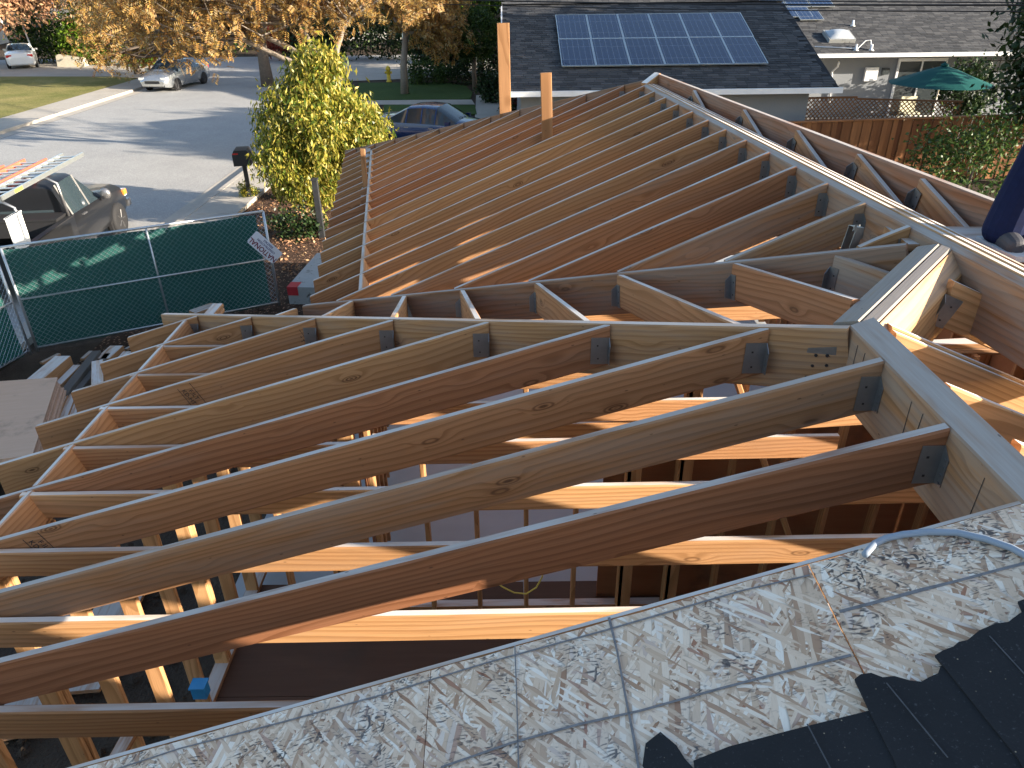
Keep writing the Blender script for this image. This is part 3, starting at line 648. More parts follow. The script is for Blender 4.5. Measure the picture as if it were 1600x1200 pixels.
bush('dark_hedge', 'dark green clipped hedge behind the white sedan', (-33.4, 59, 1.7), (2.4, 1.2, 1.9), 'leaf_green', 60, 80, (.26, .14))
bush('low_shrub', 'small yellow-green bush at the edge of the far driveway', (-25.6, 55.6, .5), (1.1, .8, .7), 'leaf_bright', 22, 60, (.2, .1))
bush('low_shrub', 'rounded lime bush in the kerbed lawn bed at the far left', (-32.6, 46.6, .55), (1.6, 1.2, .7), 'leaf_bright', 30, 60, (.2, .1))
bush('red_shrub', 'bright red maple bush seen through the autumn branches', (-16.8, 60, 2.9), (2.6, 1.6, 1.2), 'leaf_red', 46, 70, (.26, .14))
bush('red_shrub', 'low dark red shrub under the red maple', (-16.2, 58, 1.2), (1.4, 1.0, .9), 'leaf_red', 24, 60, (.22, .12))
for (x, y, z, rx, rz, m, lb) in ((-22, 66, 2.4, 3, 2.4, 'leaf_green', 'dark green shrub mass right of the cream gable house'), (-10.5, 66, 2.6, 3.4, 2.4, 'leaf_green', 'green shrub mass behind the dark forked trunk'), (-6.0, 70, 3.0, 3.2, 2.6, 'leaf_brown', 'brown shrub mass beyond the golden tree')):
    bush('garden_shrub', lb, (x, y, z), (rx, 2, rz), m, 60, 70, (.32, .18))
tree('evergreen_tree', 'tall leafy evergreen tree left of the solar roof', (-.5, 50, 0), [((-1.2, 50, 4.6), (3.2, 2.4, 2.0), 90, .3), ((1.2, 47, 4.3), (1.6, 1.5, 1.5), 40, .3)], 'leaf_green', 90, .4, (.34, .16), .6, .25)
tree('evergreen_tree', 'lit yellow-green evergreen above the round clipped tree', (-1.5, 44.5, 0), [((-1.6, 44.5, 5.0), (2.4, 1.4, 1.1), 55, .2), ((.9, 44, 4.5), (1.1, 1.0, .9), 25, .2)], 'leaf_bright', 60, .32, (.26, .12), .7, .2)
tree('clipped_tree', 'round clipped hedge tree behind the tall upright board', (-1.75, 41.5, 0), [((-1.75, 41.5, 2.75), (1.45, 1.2, 1.15), 120, .78)], 'leaf_green', 90, .14, (.13, .08), .3, .13, twigs=False)
tree('maroon_tree', 'dark maroon tree between the upright boards and the solar roof', (.6, 31.5, 0), [((.55, 31.5, 2.3), (.75, .7, 1.7), 60, .2)], 'leaf_maroon', 90, .16, (.14, .08), .6, .08)
for (x, y, rx, m, lb) in ((-.6, 37.2, .8, 'leaf_dark', 'dark shrub at the near corner of the far green lawn'), (-1.6, 43.8, 2.0, 'leaf_dark', 'dark planting under the round clipped tree'), (-4.6, 44.2, 1.3, 'leaf_green', 'low green plants behind the far green lawn'), (.2, 34.0, .7, 'leaf_dark', 'small dark shrub beside the grey driveway')):
    bush('garden_shrub', lb, (x, y, .55), (rx, .7, .65), m, 30, 70, (.16, .09))
for (px_, lb) in (((385, 316), 'small clipped shrub left of the mailbox post'), ((428, 312), 'small clipped shrub right of the mailbox post'), ((455, 318), 'small clipped shrub under the yellow-green tree')):
    p = onz(*px_); bush('bed_shrub', lb, (p[0], p[1]+.25, .3), (.24, .24, .27), 'leaf_yellow', 26, 50, (.06, .035), .3, group='shrubs along the front bed')
bush('low_shrub', 'dark low shrub beside the post under the yellow-green tree', (-5.0, 16.9, .3), (.6, .45, .35), 'leaf_dark', 26, 60, (.1, .05))
for (x, y, z, rx, rz, lb) in ((-3.6, 47, 1.5, 1.8, 1.6, 'tall dark hedge behind the far green lawn'), (.4, 47.5, 1.6, 1.7, 1.7, 'dark hedge right of the round clipped tree'), (-8.6, 58, 2.0, 3.0, 2.0, 'olive shrubs across the street behind the hydrant'), (-13.5, 57, 1.6, 2.2, 1.5, 'mixed green shrubs across the street end'), (-2.2, 54, 3.0, 2.6, 2.6, 'deep green shrub mass under the tall evergreen')):
    bush('garden_hedge', lb, (x, y, z), (rx, 1.2, rz), 'leaf_dark', 70, 80, (.26, .14))
# right-hand greenery
tree('garden_tree', 'dark leafy tree hanging over the fence at the right edge', (15.2, 20.6, 0), [((15.0, 20.6, 4.2), (1.7, 2.0, 2.2), 110, .25), ((16.4, 19.6, 6.0), (3.0, 2.6, 2.4), 120, .3), ((14.2, 20.9, 2.6), (.9, .9, .9), 30, .2)], 'leaf_dark', 80, .3, (.22, .1), .8, .18)
tree('garden_tree', 'tall tree in the right-hand yard shading the neighbouring roof', (21, 18.5, 0), [((21, 18, 6.4), (3.4, 3.2, 3.4), 110, .2), ((18.4, 19.3, 7.0), (2.6, 2.6, 2.6), 110, .1), ((21.5, 22, 7.2), (3.0, 3.0, 3.0), 110, .1)], 'leaf_dark', 55, .42, (.42, .24), .8, .25)
bush('climbing_shrub', 'leafy green shrub in front of the brown board fence', (11.6, 18.6, 1.0), (1.5, 1.0, 1.25), 'leaf_green', 60, 70, (.13, .06))
bush('climbing_shrub', 'dark creeper against the wall under the green parasol', (17.9, 30.6, 1.2), (1.0, .4, 1.0), 'leaf_dark', 46, 70, (.16, .09))
# ================================================================== vehicles
def paint(name, col, metal=.5, rough=.25):
    t = NT(name); t.fin(col, rough, metal, .5); t.p.inputs['Coat Weight'].default_value = .8; t.p.inputs['Coat Roughness'].default_value = .06
paint('paint_white', (.78, .78, .77), 0, .3); paint('paint_silver', (.42, .44, .46), .7); paint('paint_blue', (.012, .04, .14), .4); paint('paint_black', (.010, .011, .014), .0, .35); MAT['paint_black'].node_tree.nodes['Principled BSDF'].inputs['Coat Weight'].default_value = .4
plain('glass_dark', (.03, .045, .055), .05, 0, .9, .05); plain('rubber', (.018, .018, .02), .8); plain('rim', (.30, .30, .31), .35, .8); plain('black_plastic', (.02, .02, .022), .55)
plain('lamp_red', (.5, .02, .02), .25, 0, .6); plain('lamp_clear', (.7, .7, .68), .12, 0, .8); plain('lamp_amber', (.75, .25, .04), .2)
plain('worn_rim', (.10, .10, .105), .5, .5)
def wheel(par, x, y, r=.32, w_=.2):
    s = 1 if y > 0 else -1
    M = Matrix.Translation((x, y, r)) @ Matrix.Rotation(-s*math.pi/2, 4, 'X')
    o = MB().lathe([(r*.62, -w_/2), (r*.94, -w_/2), (r, -w_*.3), (r, w_*.3), (r*.94, w_/2), (r*.62, w_/2)], 24).obj('wheel', MAT['rubber'], par, M, smooth=True)
    b = MB().lathe([(r*.05, w_*.30), (r*.62, w_*.30), (r*.62, w_*.46), (r*.56, w_*.46), (r*.52, w_*.34), (r*.14, w_*.38), (r*.10, w_*.45)], 24)
    b.obj('rim', MAT['worn_rim'], o)
    b = MB()
    for k in range(5):
        q = k*2*math.pi/5; b.tube([(math.cos(q)*r*.1, math.sin(q)*r*.1, w_*.42), (math.cos(q)*r*.58, math.sin(q)*r*.58, w_*.44)], r*.07, 4)
    b.obj('spokes', MAT['worn_rim'], o)
    b = MB().lathe([(r*1.16, -.03), (r*1.16, w_*.18)], 24); b.obj('wheel_arch', MAT['black_plastic'], par, M)
def shell(par, st, m, cab, wind, rear):
    """body skin from stations (x, half width, belt z, top z, roof half width, bottom z)"""
    rings = []
    for (x, wd, zb_, zt_, wt, zl) in st:
        h = [(wd*.90, zl), (wd, zl+.16), (wd*1.0, zl+(zb_-zl)*.72), (wd*.965, zb_), (wt, zt_-.05), (wt*.86, zt_-.008), (wt*.45, zt_+.012)]
        rings.append([(x, a, b_) for a, b_ in h]+[(x, -a, b_) for a, b_ in h[::-1]])
    n = 14; V = [p for r in rings for p in r]; body = []; gl = {'side_window': [[], []], 'windscreen': [[]], 'rear_window': [[]]}
    for i in range(len(st)-1):
        for k in range(n):
            q = (i*n+k, i*n+(k+1) % n, (i+1)*n+(k+1) % n, (i+1)*n+k)
            if k in (3, 9) and i in cab: gl['side_window'][0 if k == 3 else 1].append(q)
            elif k in (4, 5, 6, 7, 8) and i == wind: gl['windscreen'][0].append(q)
            elif k in (4, 5, 6, 7, 8) and i == rear: gl['rear_window'][0].append(q)
            else: body.append(q)
    body += [tuple(range(n)), tuple((len(st)-1)*n+k for k in range(n))[::-1]]
    o = link('body', mesh('body', V, [q[::-1] for q in body], m, True), par)
    mod = o.modifiers.new('edge', 'EDGE_SPLIT'); mod.split_angle = math.radians(40)
    allg = []
    for nm, sets in gl.items():
        for qs in sets:
            if not qs: continue
            ids = sorted({i for q in qs for i in q}); mp = {a: b_ for b_, a in enumerate(ids)}
            link(nm, mesh(nm, [V[i] for i in ids], [tuple(mp[i] for i in q)[::-1] for q in qs], MAT['glass_dark'], True), par); allg += qs
    # pillars and window trim
    for i in sorted(cab | {max(cab)+1}):
        for s in (3, 9): MB().tube([V[i*n+s], V[i*n+s+1]], .028, 5).obj('window_pillar', m, par)
def sedan(name, label, loc, rz, m):
    T = thing(name, label, 'car', loc, rz)
    st = [(-2.30, .70, .62, .72, .60, .32), (-2.22, .82, .86, .97, .72, .24), (-1.75, .88, .94, 1.06, .74, .2), (-1.25, .90, .95, 1.09, .70, .2), (-.55, .90, .95, 1.42, .60, .2), (.0, .90, .94, 1.46, .62, .2), (.50, .90, .93, 1.43, .61, .2),
          (1.22, .89, .90, 1.02, .70, .2), (1.95, .86, .80, .90, .66, .2), (2.22, .78, .66, .76, .58, .24), (2.32, .66, .52, .58, .5, .3)]
    shell(T, st, m, {3, 4, 5, 6}, 6, 3)
    for x in (-1.38, 1.38):
        for y in (-.82, .82): wheel(T, x, y)
    for s in (-1, 1):
        MB().box((2.0, s*.62-.16, .60), (2.27, s*.62+.14, .72)).obj('headlight', MAT['lamp_clear'], T)
        MB().box((-2.27, s*.62-.16, .74), (-2.12, s*.62+.17, .90)).obj('tail_light', MAT['lamp_red'], T)
        MB().box((.95, s*.98-.08, .93), (1.10, s*.98+.08, 1.06)).obj('mirror', m, T)
        for x in (.28, -.62): MB().box((x, s*.89-.012, .80), (x+.16, s*.89+.022, .825)).obj('door_handle', MAT['rim'], T)
    MB().box((2.20, -.42, .42), (2.325, .42, .56)).obj('grille', MAT['black_plastic'], T)
    MB().box((2.16, -.66, .26), (2.30, .66, .36)).obj('bumper_intake', MAT['black_plastic'], T)
    MB().box((-2.315, -.26, .55), (-2.285, .26, .67)).obj('number_plate', MAT['paint_white'], T)
    return T
p = onz(20, 108); sedan('sedan', 'white sedan parked on the far driveway with its tail to us', (p[0]-.1, p[1]+1.6, .03), math.radians(118), MAT['paint_white'])
sedan('sedan', 'silver sedan parked at the far kerb facing us', (-18.5, 44.2, .012), math.radians(-99), MAT['paint_silver'])
sedan('sedan', 'dark blue car half hidden behind the far hip rafter', (-2.7, 26.7, .04), math.radians(-18), MAT['paint_blue'])
# pickup
TR = thing('pickup_truck', 'black pickup truck with a ladder rack parked behind the green fence', 'truck', (-10.0, 15.5, .012), math.radians(90+6))
st = [(-.62, .90, 1.10, 1.68, .66, .34), (-.50, .91, 1.10, 1.76, .68, .34), (.35, .91, 1.08, 1.77, .68, .34), (1.05, .91, 1.06, 1.20, .76, .34), (1.25, .91, 1.04, 1.16, .78, .34), (2.2, .90, .98, 1.08, .78, .34), (2.48, .84, .82, .94, .70, .36), (2.58, .78, .62, .70, .66, .40)]
shell(TR, st, MAT['paint_black'], {1, 2}, 2, -1)
b = MB(); b.add([(-.628, -.60, 1.18), (-.628, .60, 1.18), (-.575, .54, 1.60), (-.575, -.54, 1.60)], [(0, 1, 2, 3)]); b.obj('rear_window', MAT['glass_dark'], TR)
for s in (-1, 1): MB().box((-2.70, s*.905-.05 if s > 0 else -.955, .40), (-.63, .955 if s > 0 else -.855, 1.11)).obj('bed_side', MAT['paint_black'], TR); MB().box((-2.70, s*.905-.06, 1.11), (-.63, s*.905+.06, 1.135)).obj('bed_rail', MAT['black_plastic'], TR)
MB().box((-2.70, -.85, .56), (-.63, .85, .60)).obj('bed_floor', MAT['black_plastic'], TR); MB().box((-2.76, -.88, .44), (-2.705, .88, 1.10)).obj('tailgate', MAT['paint_black'], TR)
b = MB(); b.box((-1.16, -.84, .85), (-.66, .84, 1.16)); b.box((-1.18, -.86, 1.16), (-.65, .86, 1.20)); b.obj('tool_box', MAT['black_plastic'], TR)
MB().box((2.50, -.86, .45), (2.68, .86, .62)).obj('front_bumper', MAT['rim'], TR)
for s in (-1, 1):
    for x in (-1.75, 1.75): pass
    MB().box((2.36, s*.70-.15, .72), (2.56, s*.70+.13, .88)).obj('headlight', MAT['lamp_clear'], TR); MB().box((2.26, s*.86-.05, .78), (2.44, s*.86+.03, .90)).obj('indicator', MAT['lamp_amber'], TR)
    b = MB().lathe([(.02, -.05), (.10, -.04), (.125, .02), (.11, .05), (.02, .06)], 12, Matrix.Translation((.86, s*1.06, 1.17)) @ Matrix.Rotation(math.pi/2, 4, 'Y')); b.obj('mirror', MAT['rim'], TR, smooth=True)
    MB().box((-.12, s*.915-.02, .98), (.06, s*.915+.025, 1.01)).obj('door_handle', MAT['rim'], TR)
    for x in (-.72, -2.5): MB().tube([(x, s*.90, 1.13), (x, s*.86, 1.80), (x, s*.70, 1.90), (x, 0, 1.90)], .03, 8).obj('rack_hoop', MAT['rim'], TR, smooth=True)
for x in (-1.72, 1.62):
    for y in (-.84, .84): wheel(TR, x, y, .38, .24)
tm = TR.matrix_basis
plain('aluminium', (.62, .66, .66), .35, .8); plain('fibre_orange', (.72, .13, .07), .45); plain('white_sheet', (.80, .80, .77), .6); plain('tarp_blue', (.03, .08, .32), .5); plain('label_yellow', (.75, .65, .08), .5)
def ladder(name, label, yc, z, wd, x0, x1, m, tilt=0.0):
    T = thing(name, label, 'ladder', tuple((tm @ Vector((x0, yc, z)))), rot=(0, 0, TR.rotation_euler[2])); L = x1-x0
    for s in (-1, 1): MB().box((0, s*wd/2-.016, 0), (L, s*wd/2+.016, .085)).obj('rail', MAT[m], T)
    for k in range(int(L/.3)):
        MB().tube([(.2+.3*k, -wd/2, .045), (.2+.3*k, wd/2, .045)], .018, 6).obj('rung', MAT['aluminium'], T)
    return T
l1 = ladder('ladder', 'aluminium ladder strapped on the truck rack nearest the fence', -.50, 1.94, .42, -2.6, 1.15, 'aluminium')
MB().box((.55, -.229, .012), (.85, -.2265, .07)).obj('label_sticker', MAT['label_yellow'], l1)
ladder('ladder', 'orange fibreglass ladder lying on the truck rack', .02, 1.96, .44, -2.6, .55, 'fibre_orange'); ladder('ladder', 'second orange ladder at the far side of the truck rack', .55, 1.98, .40, -2.6, -.1, 'fibre_orange')
b = MB(); b.box((-.45, -.25, 0), (.45, .25, .16)); b.box((-.47, -.27, .16), (.47, .27, .18))
props(b.obj('equipment_case', MAT['tarp_blue'], None, tm @ Matrix.Translation((-2.05, .52, 2.09))), 'blue case on top of the ladders on the truck', 'case')
MB_ = MB(); MB_.box((-.30, -.015, 0), (.22, .015, .62)); MB_.box((-.30, -.03, .60), (.22, .03, .62))
props(MB_.obj('white_panel', MAT['white_sheet'], None, tm @ Matrix.Translation((-2.75, -.95, 1.14))), 'white panel standing on the truck bed at the left edge', 'panel')
# ================================================================== street furniture
mp_ = onz(392, 314)
mb = thing('mailbox', 'black mailbox on a dark post at the front bed', 'mailbox', (mp_[0], mp_[1], 0), math.radians(10))
MB().box((-.05, -.05, -.1), (.05, .05, 1.0)).obj('post', MAT['black_plastic'], mb)
b = MB(); b.prism([(-.22, 0), (.22, 0), (.22, .30), (.16, .40), (-.16, .40), (-.22, .30)], -.28, .28)
b.obj('box', MAT['black_plastic'], mb, Matrix.Translation((0, 0, 1.0)) @ Matrix.Rotation(math.pi/2, 4, 'X')); MB().box((-.2, -.288, 1.30), (-.06, -.281, 1.335)).obj('flag', MAT['lamp_red'], mb)
hp = onz(608, 128); plain('hydrant_yellow', (.72, .52, .05), .4)
hy = thing('fire_hydrant', 'yellow fire hydrant beside the far green lawn', 'hydrant', (hp[0], hp[1], 0))
MB().lathe([(.16, 0), (.16, .06), (.11, .07), (.11, .62), (.15, .64), (.15, .68), (.10, .80), (.03, .86)], 12).obj('barrel', MAT['hydrant_yellow'], hy, smooth=True)
for s in (-1, 1): MB().lathe([(.06, 0), (.06, .08), (.075, .08), (.075, .11)], 8, Matrix.Translation((0, 0, .5)) @ Matrix.Rotation(s*math.pi/2, 4, 'Y') @ Matrix.Translation((0, 0, .09))).obj('nozzle', MAT['hydrant_yellow'], hy)
lp = onz(637, 147); props(MB().tube([(lp[0], lp[1], 0), (lp[0], lp[1], 1.9), (lp[0], lp[1], 5.5)], [.09, .07, .05], 8).obj('street_pole', MAT['aluminium'], smooth=True), 'grey street pole standing in the far green lawn', 'pole')
wp = onz(62, 106); props(MB().tube([(wp[0], wp[1], 0), (wp[0]-.3, wp[1], 2.6)], .05, 8).obj('street_pole', MAT['aluminium'], smooth=True), 'thin grey pole between the white sedan and the bright bush', 'pole')
plain('worn_dark', (.03, .032, .036), .8, 0, .2, .4, 12)
pp = onz(504, 372); gp = MB(); gp.box((pp[0]-.06, pp[1]-.06, 0), (pp[0]+.06, pp[1]+.06, 1.35)); gp.box((pp[0]-.075, pp[1]-.075, 1.35), (pp[0]+.075, pp[1]+.075, 1.39))
props(gp.obj('timber_post', MAT['worn_dark']), 'dark grey post under the yellow-green tree beside the rafter tails', 'post')
for (px_, py_, lb, sx) in (((115, 104), 0, 'pale stone block at the edge of the far driveway', 1.9), ):
    p = onz(*px_); plain('stone', (.42, .38, .30), .9); b = MB(); b.add([(-sx/2, -.3, 0), (sx/2, -.3, 0), (sx/2, .3, 0), (-sx/2, .3, 0), (-sx/2+.05, -.25, .75), (sx/2-.1, -.25, .55), (sx/2-.1, .25, .55), (-sx/2+.05, .25, .78)], [(3, 2, 1, 0), (4, 5, 6, 7), (0, 1, 5, 4), (1, 2, 6, 5), (2, 3, 7, 6), (3, 0, 4, 7)])
    props(b.obj('stone_block', MAT['stone'], None, Matrix.Translation((p[0], p[1], 0))), lb, 'stone')
# ================================================================== temporary chain link fence with green screen
plain('fence_tube', (.50, .53, .56), .4, .8, .5, .1)
t = NT('screen_green'); co = t.n('TexCoord').outputs['Object']; c = t.mix(t.noise(co, 2.5, 4), (.014, .075, .068), (.024, .115, .10)); wv = t.n('TexWave', {'Vector': co, 'Scale': 120.0}).outputs[1]
t.fin(t.mix(t.mth('MULTIPLY', wv, .3), c, (.006, .03, .028)), .75, 0, .25)
tr = t.n('BsdfTranslucent', {0: (.02, .11, .09, 1)}); mx = t.n('MixShader', {0: .25, 1: t.p.outputs[0], 2: tr.outputs[0]}); t.t.links.new(mx.outputs[0], t.out.inputs[0])
def fence_panel(label, a, b_, h=1.80, mid=True, screen=True):
    a, b_ = V3(*a), V3(*b_); L = np.linalg.norm(b_-a); ang = math.atan2(b_[1]-a[1], b_[0]-a[0])
    T = thing('fence_panel', label, 'fence', tuple(a), ang, group='temporary fence panels')
    r = .021
    for x in (.03, L-.03): MB().tube([(x, 0, .02), (x, 0, h)], r, 8).obj('post', MAT['fence_tube'], T, smooth=True)
    if mid: MB().tube([(L*.52, 0, .09), (L*.52, 0, h)], r*.8, 8).obj('post', MAT['fence_tube'], T, smooth=True)
    for z in (.09, h*.52, h): MB().tube([(.03, -.002, z), (L-.03, -.002, z)], r*(1 if z > h*.9 else .85), 8).obj('rail', MAT['fence_tube'], T, smooth=True)
    w_ = MB(); s = .062
    for sg in (1, -1):
        k = -h
        while k < L+h:
            x0, z0, x1, z1 = k, .09, k+h-.09, h
            if sg < 0: x0, x1 = x1, x0
            (xa, za), (xb, zb2) = (x0, z0), (x1, z1)
            if xa > xb: xa, za, xb, zb2 = xb, zb2, xa, za
            if xb > .03 and xa < L-.03:
                if xa < .03: f_ = (.03-xa)/(xb-xa); za += f_*(zb2-za); xa = .03
                if xb > L-.03: f_ = (L-.03-xa)/(xb-xa); zb2 = za+f_*(zb2-za); xb = L-.03
                w_.tube([(xa, -.014, za), (xb, -.014, zb2)], .0024, 3, False)
            k += s*math.sqrt(2)
    props(w_.obj('chain_link', MAT['fence_tube'], T), kind='stuff')
    if screen:
        nx, nz = 40, 12; V = []; F_ = []
        for j in range(nz+1):
            for i in range(nx+1):
                x = .05+(L-.22)*i/nx; z = .06+(h-.10)*j/nz
                V.append((x, .012+.014*math.sin(x*5+z*2)+.01*math.sin(x*11-z*7)*(1-j/nz), z-.02*abs(math.sin(x*3.5))*(j == nz)))
        for j in range(nz):
            for i in range(nx): F_.append((j*(nx+1)+i, j*(nx+1)+i+1, (j+1)*(nx+1)+i+1, (j+1)*(nx+1)+i))
        link('privacy_screen', mesh('privacy_screen', V, F_, MAT['screen_green'], True), T)
    return T
fa, fb = onz(57, 551), onz(440, 478)
f1 = fence_panel('chain link panel with green screen carrying the white sign', (fa[0], fa[1], 0), (fb[0], fb[1], 0))
f2 = fence_panel('green screened chain link panel running off the left edge', (fa[0]-.75, fa[1]-3.5, 0), (fa[0]-.02, fa[1]-.06, 0))
# sign
plain('sign_white', (.74, .76, .82), .4); plain('sign_red', (.16, .012, .035), .5); plain('sign_blue', (.03, .035, .16), .5)
SG = thing('hire_sign', 'white fence hire sign hanging upside down on the fence end post', 'sign', tuple(ony(414, 387, fb[1]-.36)))
ang = math.atan2(fb[1]-fa[1], fb[0]-fa[0])
Msg = Matrix.Rotation(ang, 4, 'Z') @ Matrix.Rotation(math.radians(90), 4, 'X') @ Matrix.Rotation(math.radians(180-52), 4, 'Z')
SG.rotation_euler = Msg.to_euler()
b = MB(); b.prism([(-.30, -.115), (-.27, -.13), (.27, -.13), (.30, -.115), (.30, .10), (.27, .13), (-.27, .13), (-.30, .10)], -.004, 0); b.obj('plate', MAT['sign_white'], SG)
def text(name, s, size, loc, m, par, ext=.0008, align='CENTER', bold=0.0, sx=1.0):
    cu = bpy.data.curves.new(name, 'FONT'); cu.body = s; cu.size = size; cu.extrude = ext; cu.align_x = align; cu.align_y = 'CENTER'; cu.offset = bold; cu.resolution_u = 2
    o = bpy.data.objects.new(name, cu); COL.objects.link(o)
    dg = bpy.context.evaluated_depsgraph_get(); me = bpy.data.meshes.new_from_object(o.evaluated_get(dg)); bpy.data.objects.remove(o)
    me.materials.clear(); me.materials.append(MAT[m]); o = link(name, me, par, Matrix.Translation(loc) @ Matrix.Diagonal((sx, 1, 1, 1))); return o
text('lettering', 'NATIONAL', .125, (0, .055, .001), 'sign_red', SG, bold=.0025, sx=.93)
text('lettering', 'CONSTRUCTION', .05, (0, -.03, .001), 'sign_blue', SG, bold=.001); text('lettering', 'RENTALS', .05, (0, -.085, .001), 'sign_blue', SG, bold=.001)
# utility box on the ground by the rafter tails
ub = thing('utility_box', 'grey metal utility cabinet lying beside the rafter tails', 'cabinet', (-3.66, 13.7, 0), math.radians(-4))
t = NT('worn_grey'); co = t.n('TexCoord').outputs['Object']; c = t.mix(t.noise(co, 4, 6, .7), (.24, .25, .25), (.36, .37, .37)); c = t.mix(t.ss(t.noise(co, 7, 6, .7), .56, .68), c, (.08, .07, .06)); t.fin(c, .7, .1, .3)
b = MB(); b.box((-.42, -.95, 0), (.42, .95, .36)); b.obj('cabinet', MAT['worn_grey'], ub)
MB().box((-.02, -.10, .355), (.28, .22, .364)).obj('opening', MAT['ink'], ub); MB().box((.06, -.38, .355), (.16, -.28, .364)).obj('opening', MAT['ink'], ub)
MB().box((-.15, .45, .36), (.25, .68, .364)).obj('notice', MAT['sign_white'], ub)
plain('red_plastic', (.38, .02, .03), .5); MB().box((-.42, -.962, .20), (-.22, -.70, .366)).obj('red_cover', MAT['red_plastic'], ub)
# ================================================================== neighbouring house with solar panels
t = NT('stucco'); co = t.n('TexCoord').outputs['Object']; n = t.noise(co, 30, 4); c = t.mix(t.noise(co, .8, 4), (.19, .205, .23), (.245, .26, .28)); t.bump(n, .4, .01); t.fin(c, .9, 0, .15)
t = NT('shingle'); g = t.n('NewGeometry').outputs['Random Per Island']; co = t.n('TexCoord').outputs['Object']
c = t.ramp(g, [(0, (.048, .05, .055)), (.5, (.08, .082, .087)), (1, (.125, .125, .128))]); t.fin(t.mix(t.noise(co, 40, 2), c, t.mix(.5, c, (.03, .03, .035))), .9, 0, .15)
plain('trim_white', (.72, .73, .75), .45); plain('screen_mesh', (.05, .06, .07), .6); plain('glass_win', (.05, .06, .065), .05, 0, .9); plain('dome', (.42, .45, .48), .15, 0, .6)
NH = thing('neighbour_house', 'grey stucco house with dark shingle roofs and rooftop solar panels', 'house', (9, 28, 0))
def part(b, name, m, **k): return b.obj(name, MAT[m], NH, Matrix.Identity(4), world=True, **k)
def plane_map(o, ex, ey):
    ex = V3(*ex); ey = V3(*ey); nn = np.cross(ex, ey); nn /= np.linalg.norm(nn); o = V3(*o)
    return lambda x, y, z=0: o+x*ex+y*ey+z*nn
def shingles(P, poly_in, L, D, name='shingles'):
    b = MB(); cw, ch = .305, .145; j = 0
    y = 0
    while y < D:
        x = -(.15 if j % 2 else 0)-random.uniform(0, .1)
        while x < L:
            wd = cw*random.uniform(.85, 1.15)
            xc = x+wd/2
            if poly_in(xc, y+ch/2) :
                z0 = .016+random.uniform(0, .006); x1 = x+wd-.012
                b.add([P(x, y, z0), P(x1, y, z0), P(x1, y+ch*1.25, .003), P(x, y+ch*1.25, .003), P(x, y, .001), P(x1, y, .001)], [(0, 1, 2, 3), (4, 5, 1, 0), (1, 5, 2), (4, 0, 3)])
            x += wd
        y += ch; j += 1
    props(part(b, name, 'shingle'), kind='stuff')
k4 = 1/math.hypot(1, .3333); ey = (0, k4, .3333*k4)
# wing roof: eave at y 21.8
EA = V3(-.15, 21.75, 2.52); WL = 9.35; WD = 5.95
PW = plane_map(EA, (1, .012, 0), ey)
b = MB(); b.add([PW(0, 0), PW(WL, 0), PW(WL, WD), PW(0, WD), PW(0, 0, -.12), PW(WL, 0, -.12), PW(WL, WD, -.12), PW(0, WD, -.12)], [(0, 1, 2, 3), (7, 6, 5, 4), (0, 4, 5, 1), (1, 5, 6, 2), (2, 6, 7, 3), (3, 7, 4, 0)]); part(b, 'roof', 'felt')
shingles(PW, lambda x, y: 0 < x < WL-.15, WL, WD)
eb = (0, -k4, .3333*k4); top = PW(0, WD)
PWb = plane_map(V3(top[0], top[1]+5.9, 2.52), (1, .012, 0), eb)
b = MB(); b.add([PWb(0, 0), PWb(WL, 0), PWb(WL, 6.2), PWb(0, 6.2)], [(0, 1, 2, 3)]); part(b, 'roof', 'shingle')
b = MB(); b.box((EA[0]-.05, EA[1]-.11, EA[2]-.14), (EA[0]+WL+.05, EA[1]-.005, EA[2]+.0)); part(b, 'gutter', 'trim_white')
b = MB(); b.add([PW(-.02, 0, .02), PW(-.02, WD, .02), PW(-.02, WD, -.15), PW(-.02, 0, -.15), PW(-.06, 0, .02), PW(-.06, WD, .02), PW(-.06, WD, -.15), PW(-.06, 0, -.15)], [(0, 1, 2, 3), (7, 6, 5, 4), (0, 4, 5, 1), (1, 5, 6, 2), (2, 6, 7, 3), (3, 7, 4, 0)]); part(b, 'barge_board', 'trim_white')
part(MB().box((.35, 22.35, 0), (8.6, 33.2, 2.42)), 'wall', 'stucco')
# main roof: eave y 31.3
EM = V3(8.2, 31.2, 2.50); ML = 20; MD = 10.5
PM = plane_map(EM, (1, .0, 0), ey)
b = MB(); b.add([PM(-8.3, -.0), PM(ML, 0), PM(ML, MD), PM(-8.3, MD), PM(-8.3, 0, -.1), PM(ML, 0, -.1), PM(ML, MD, -.1), PM(-8.3, MD, -.1)], [(0, 1, 2, 3), (7, 6, 5, 4), (0, 4, 5, 1), (1, 5, 6, 2), (2, 6, 7, 3), (3, 7, 4, 0)]); part(b, 'roof', 'felt')
PM2 = plane_map(PM(-8.3, 0), (1, 0, 0), ey)
shingles(PM2, lambda x, y: x > 7.9 or (y > 3.4), 24, MD-.1)
part(MB().box((9.0, EM[1]-.11, 2.36), (28, EM[1]-.005, 2.50)), 'gutter', 'trim_white')
part(MB().box((8.62, 31.9, 0), (28, 40, 2.40)), 'wall', 'stucco')
YW = 31.89
def wpx(x, y, Y=YW): return ony(x, y, Y)
d0, d1 = wpx(1398, 103), wpx(1460, 181)
part(MB().tube([wpx(1311, 97, YW-.45), wpx(1309, 104, YW-.2), wpx(1300, 112, YW-.06), wpx(1296, 160, YW-.06)], .04, 8), 'downspout', 'trim_white', smooth=True)
a, c = wpx(1352, 105), wpx(1367, 126); part(MB().box((a[0], YW-.14, c[2]), (c[0], YW, a[2])), 'meter_box', 'trim_white')
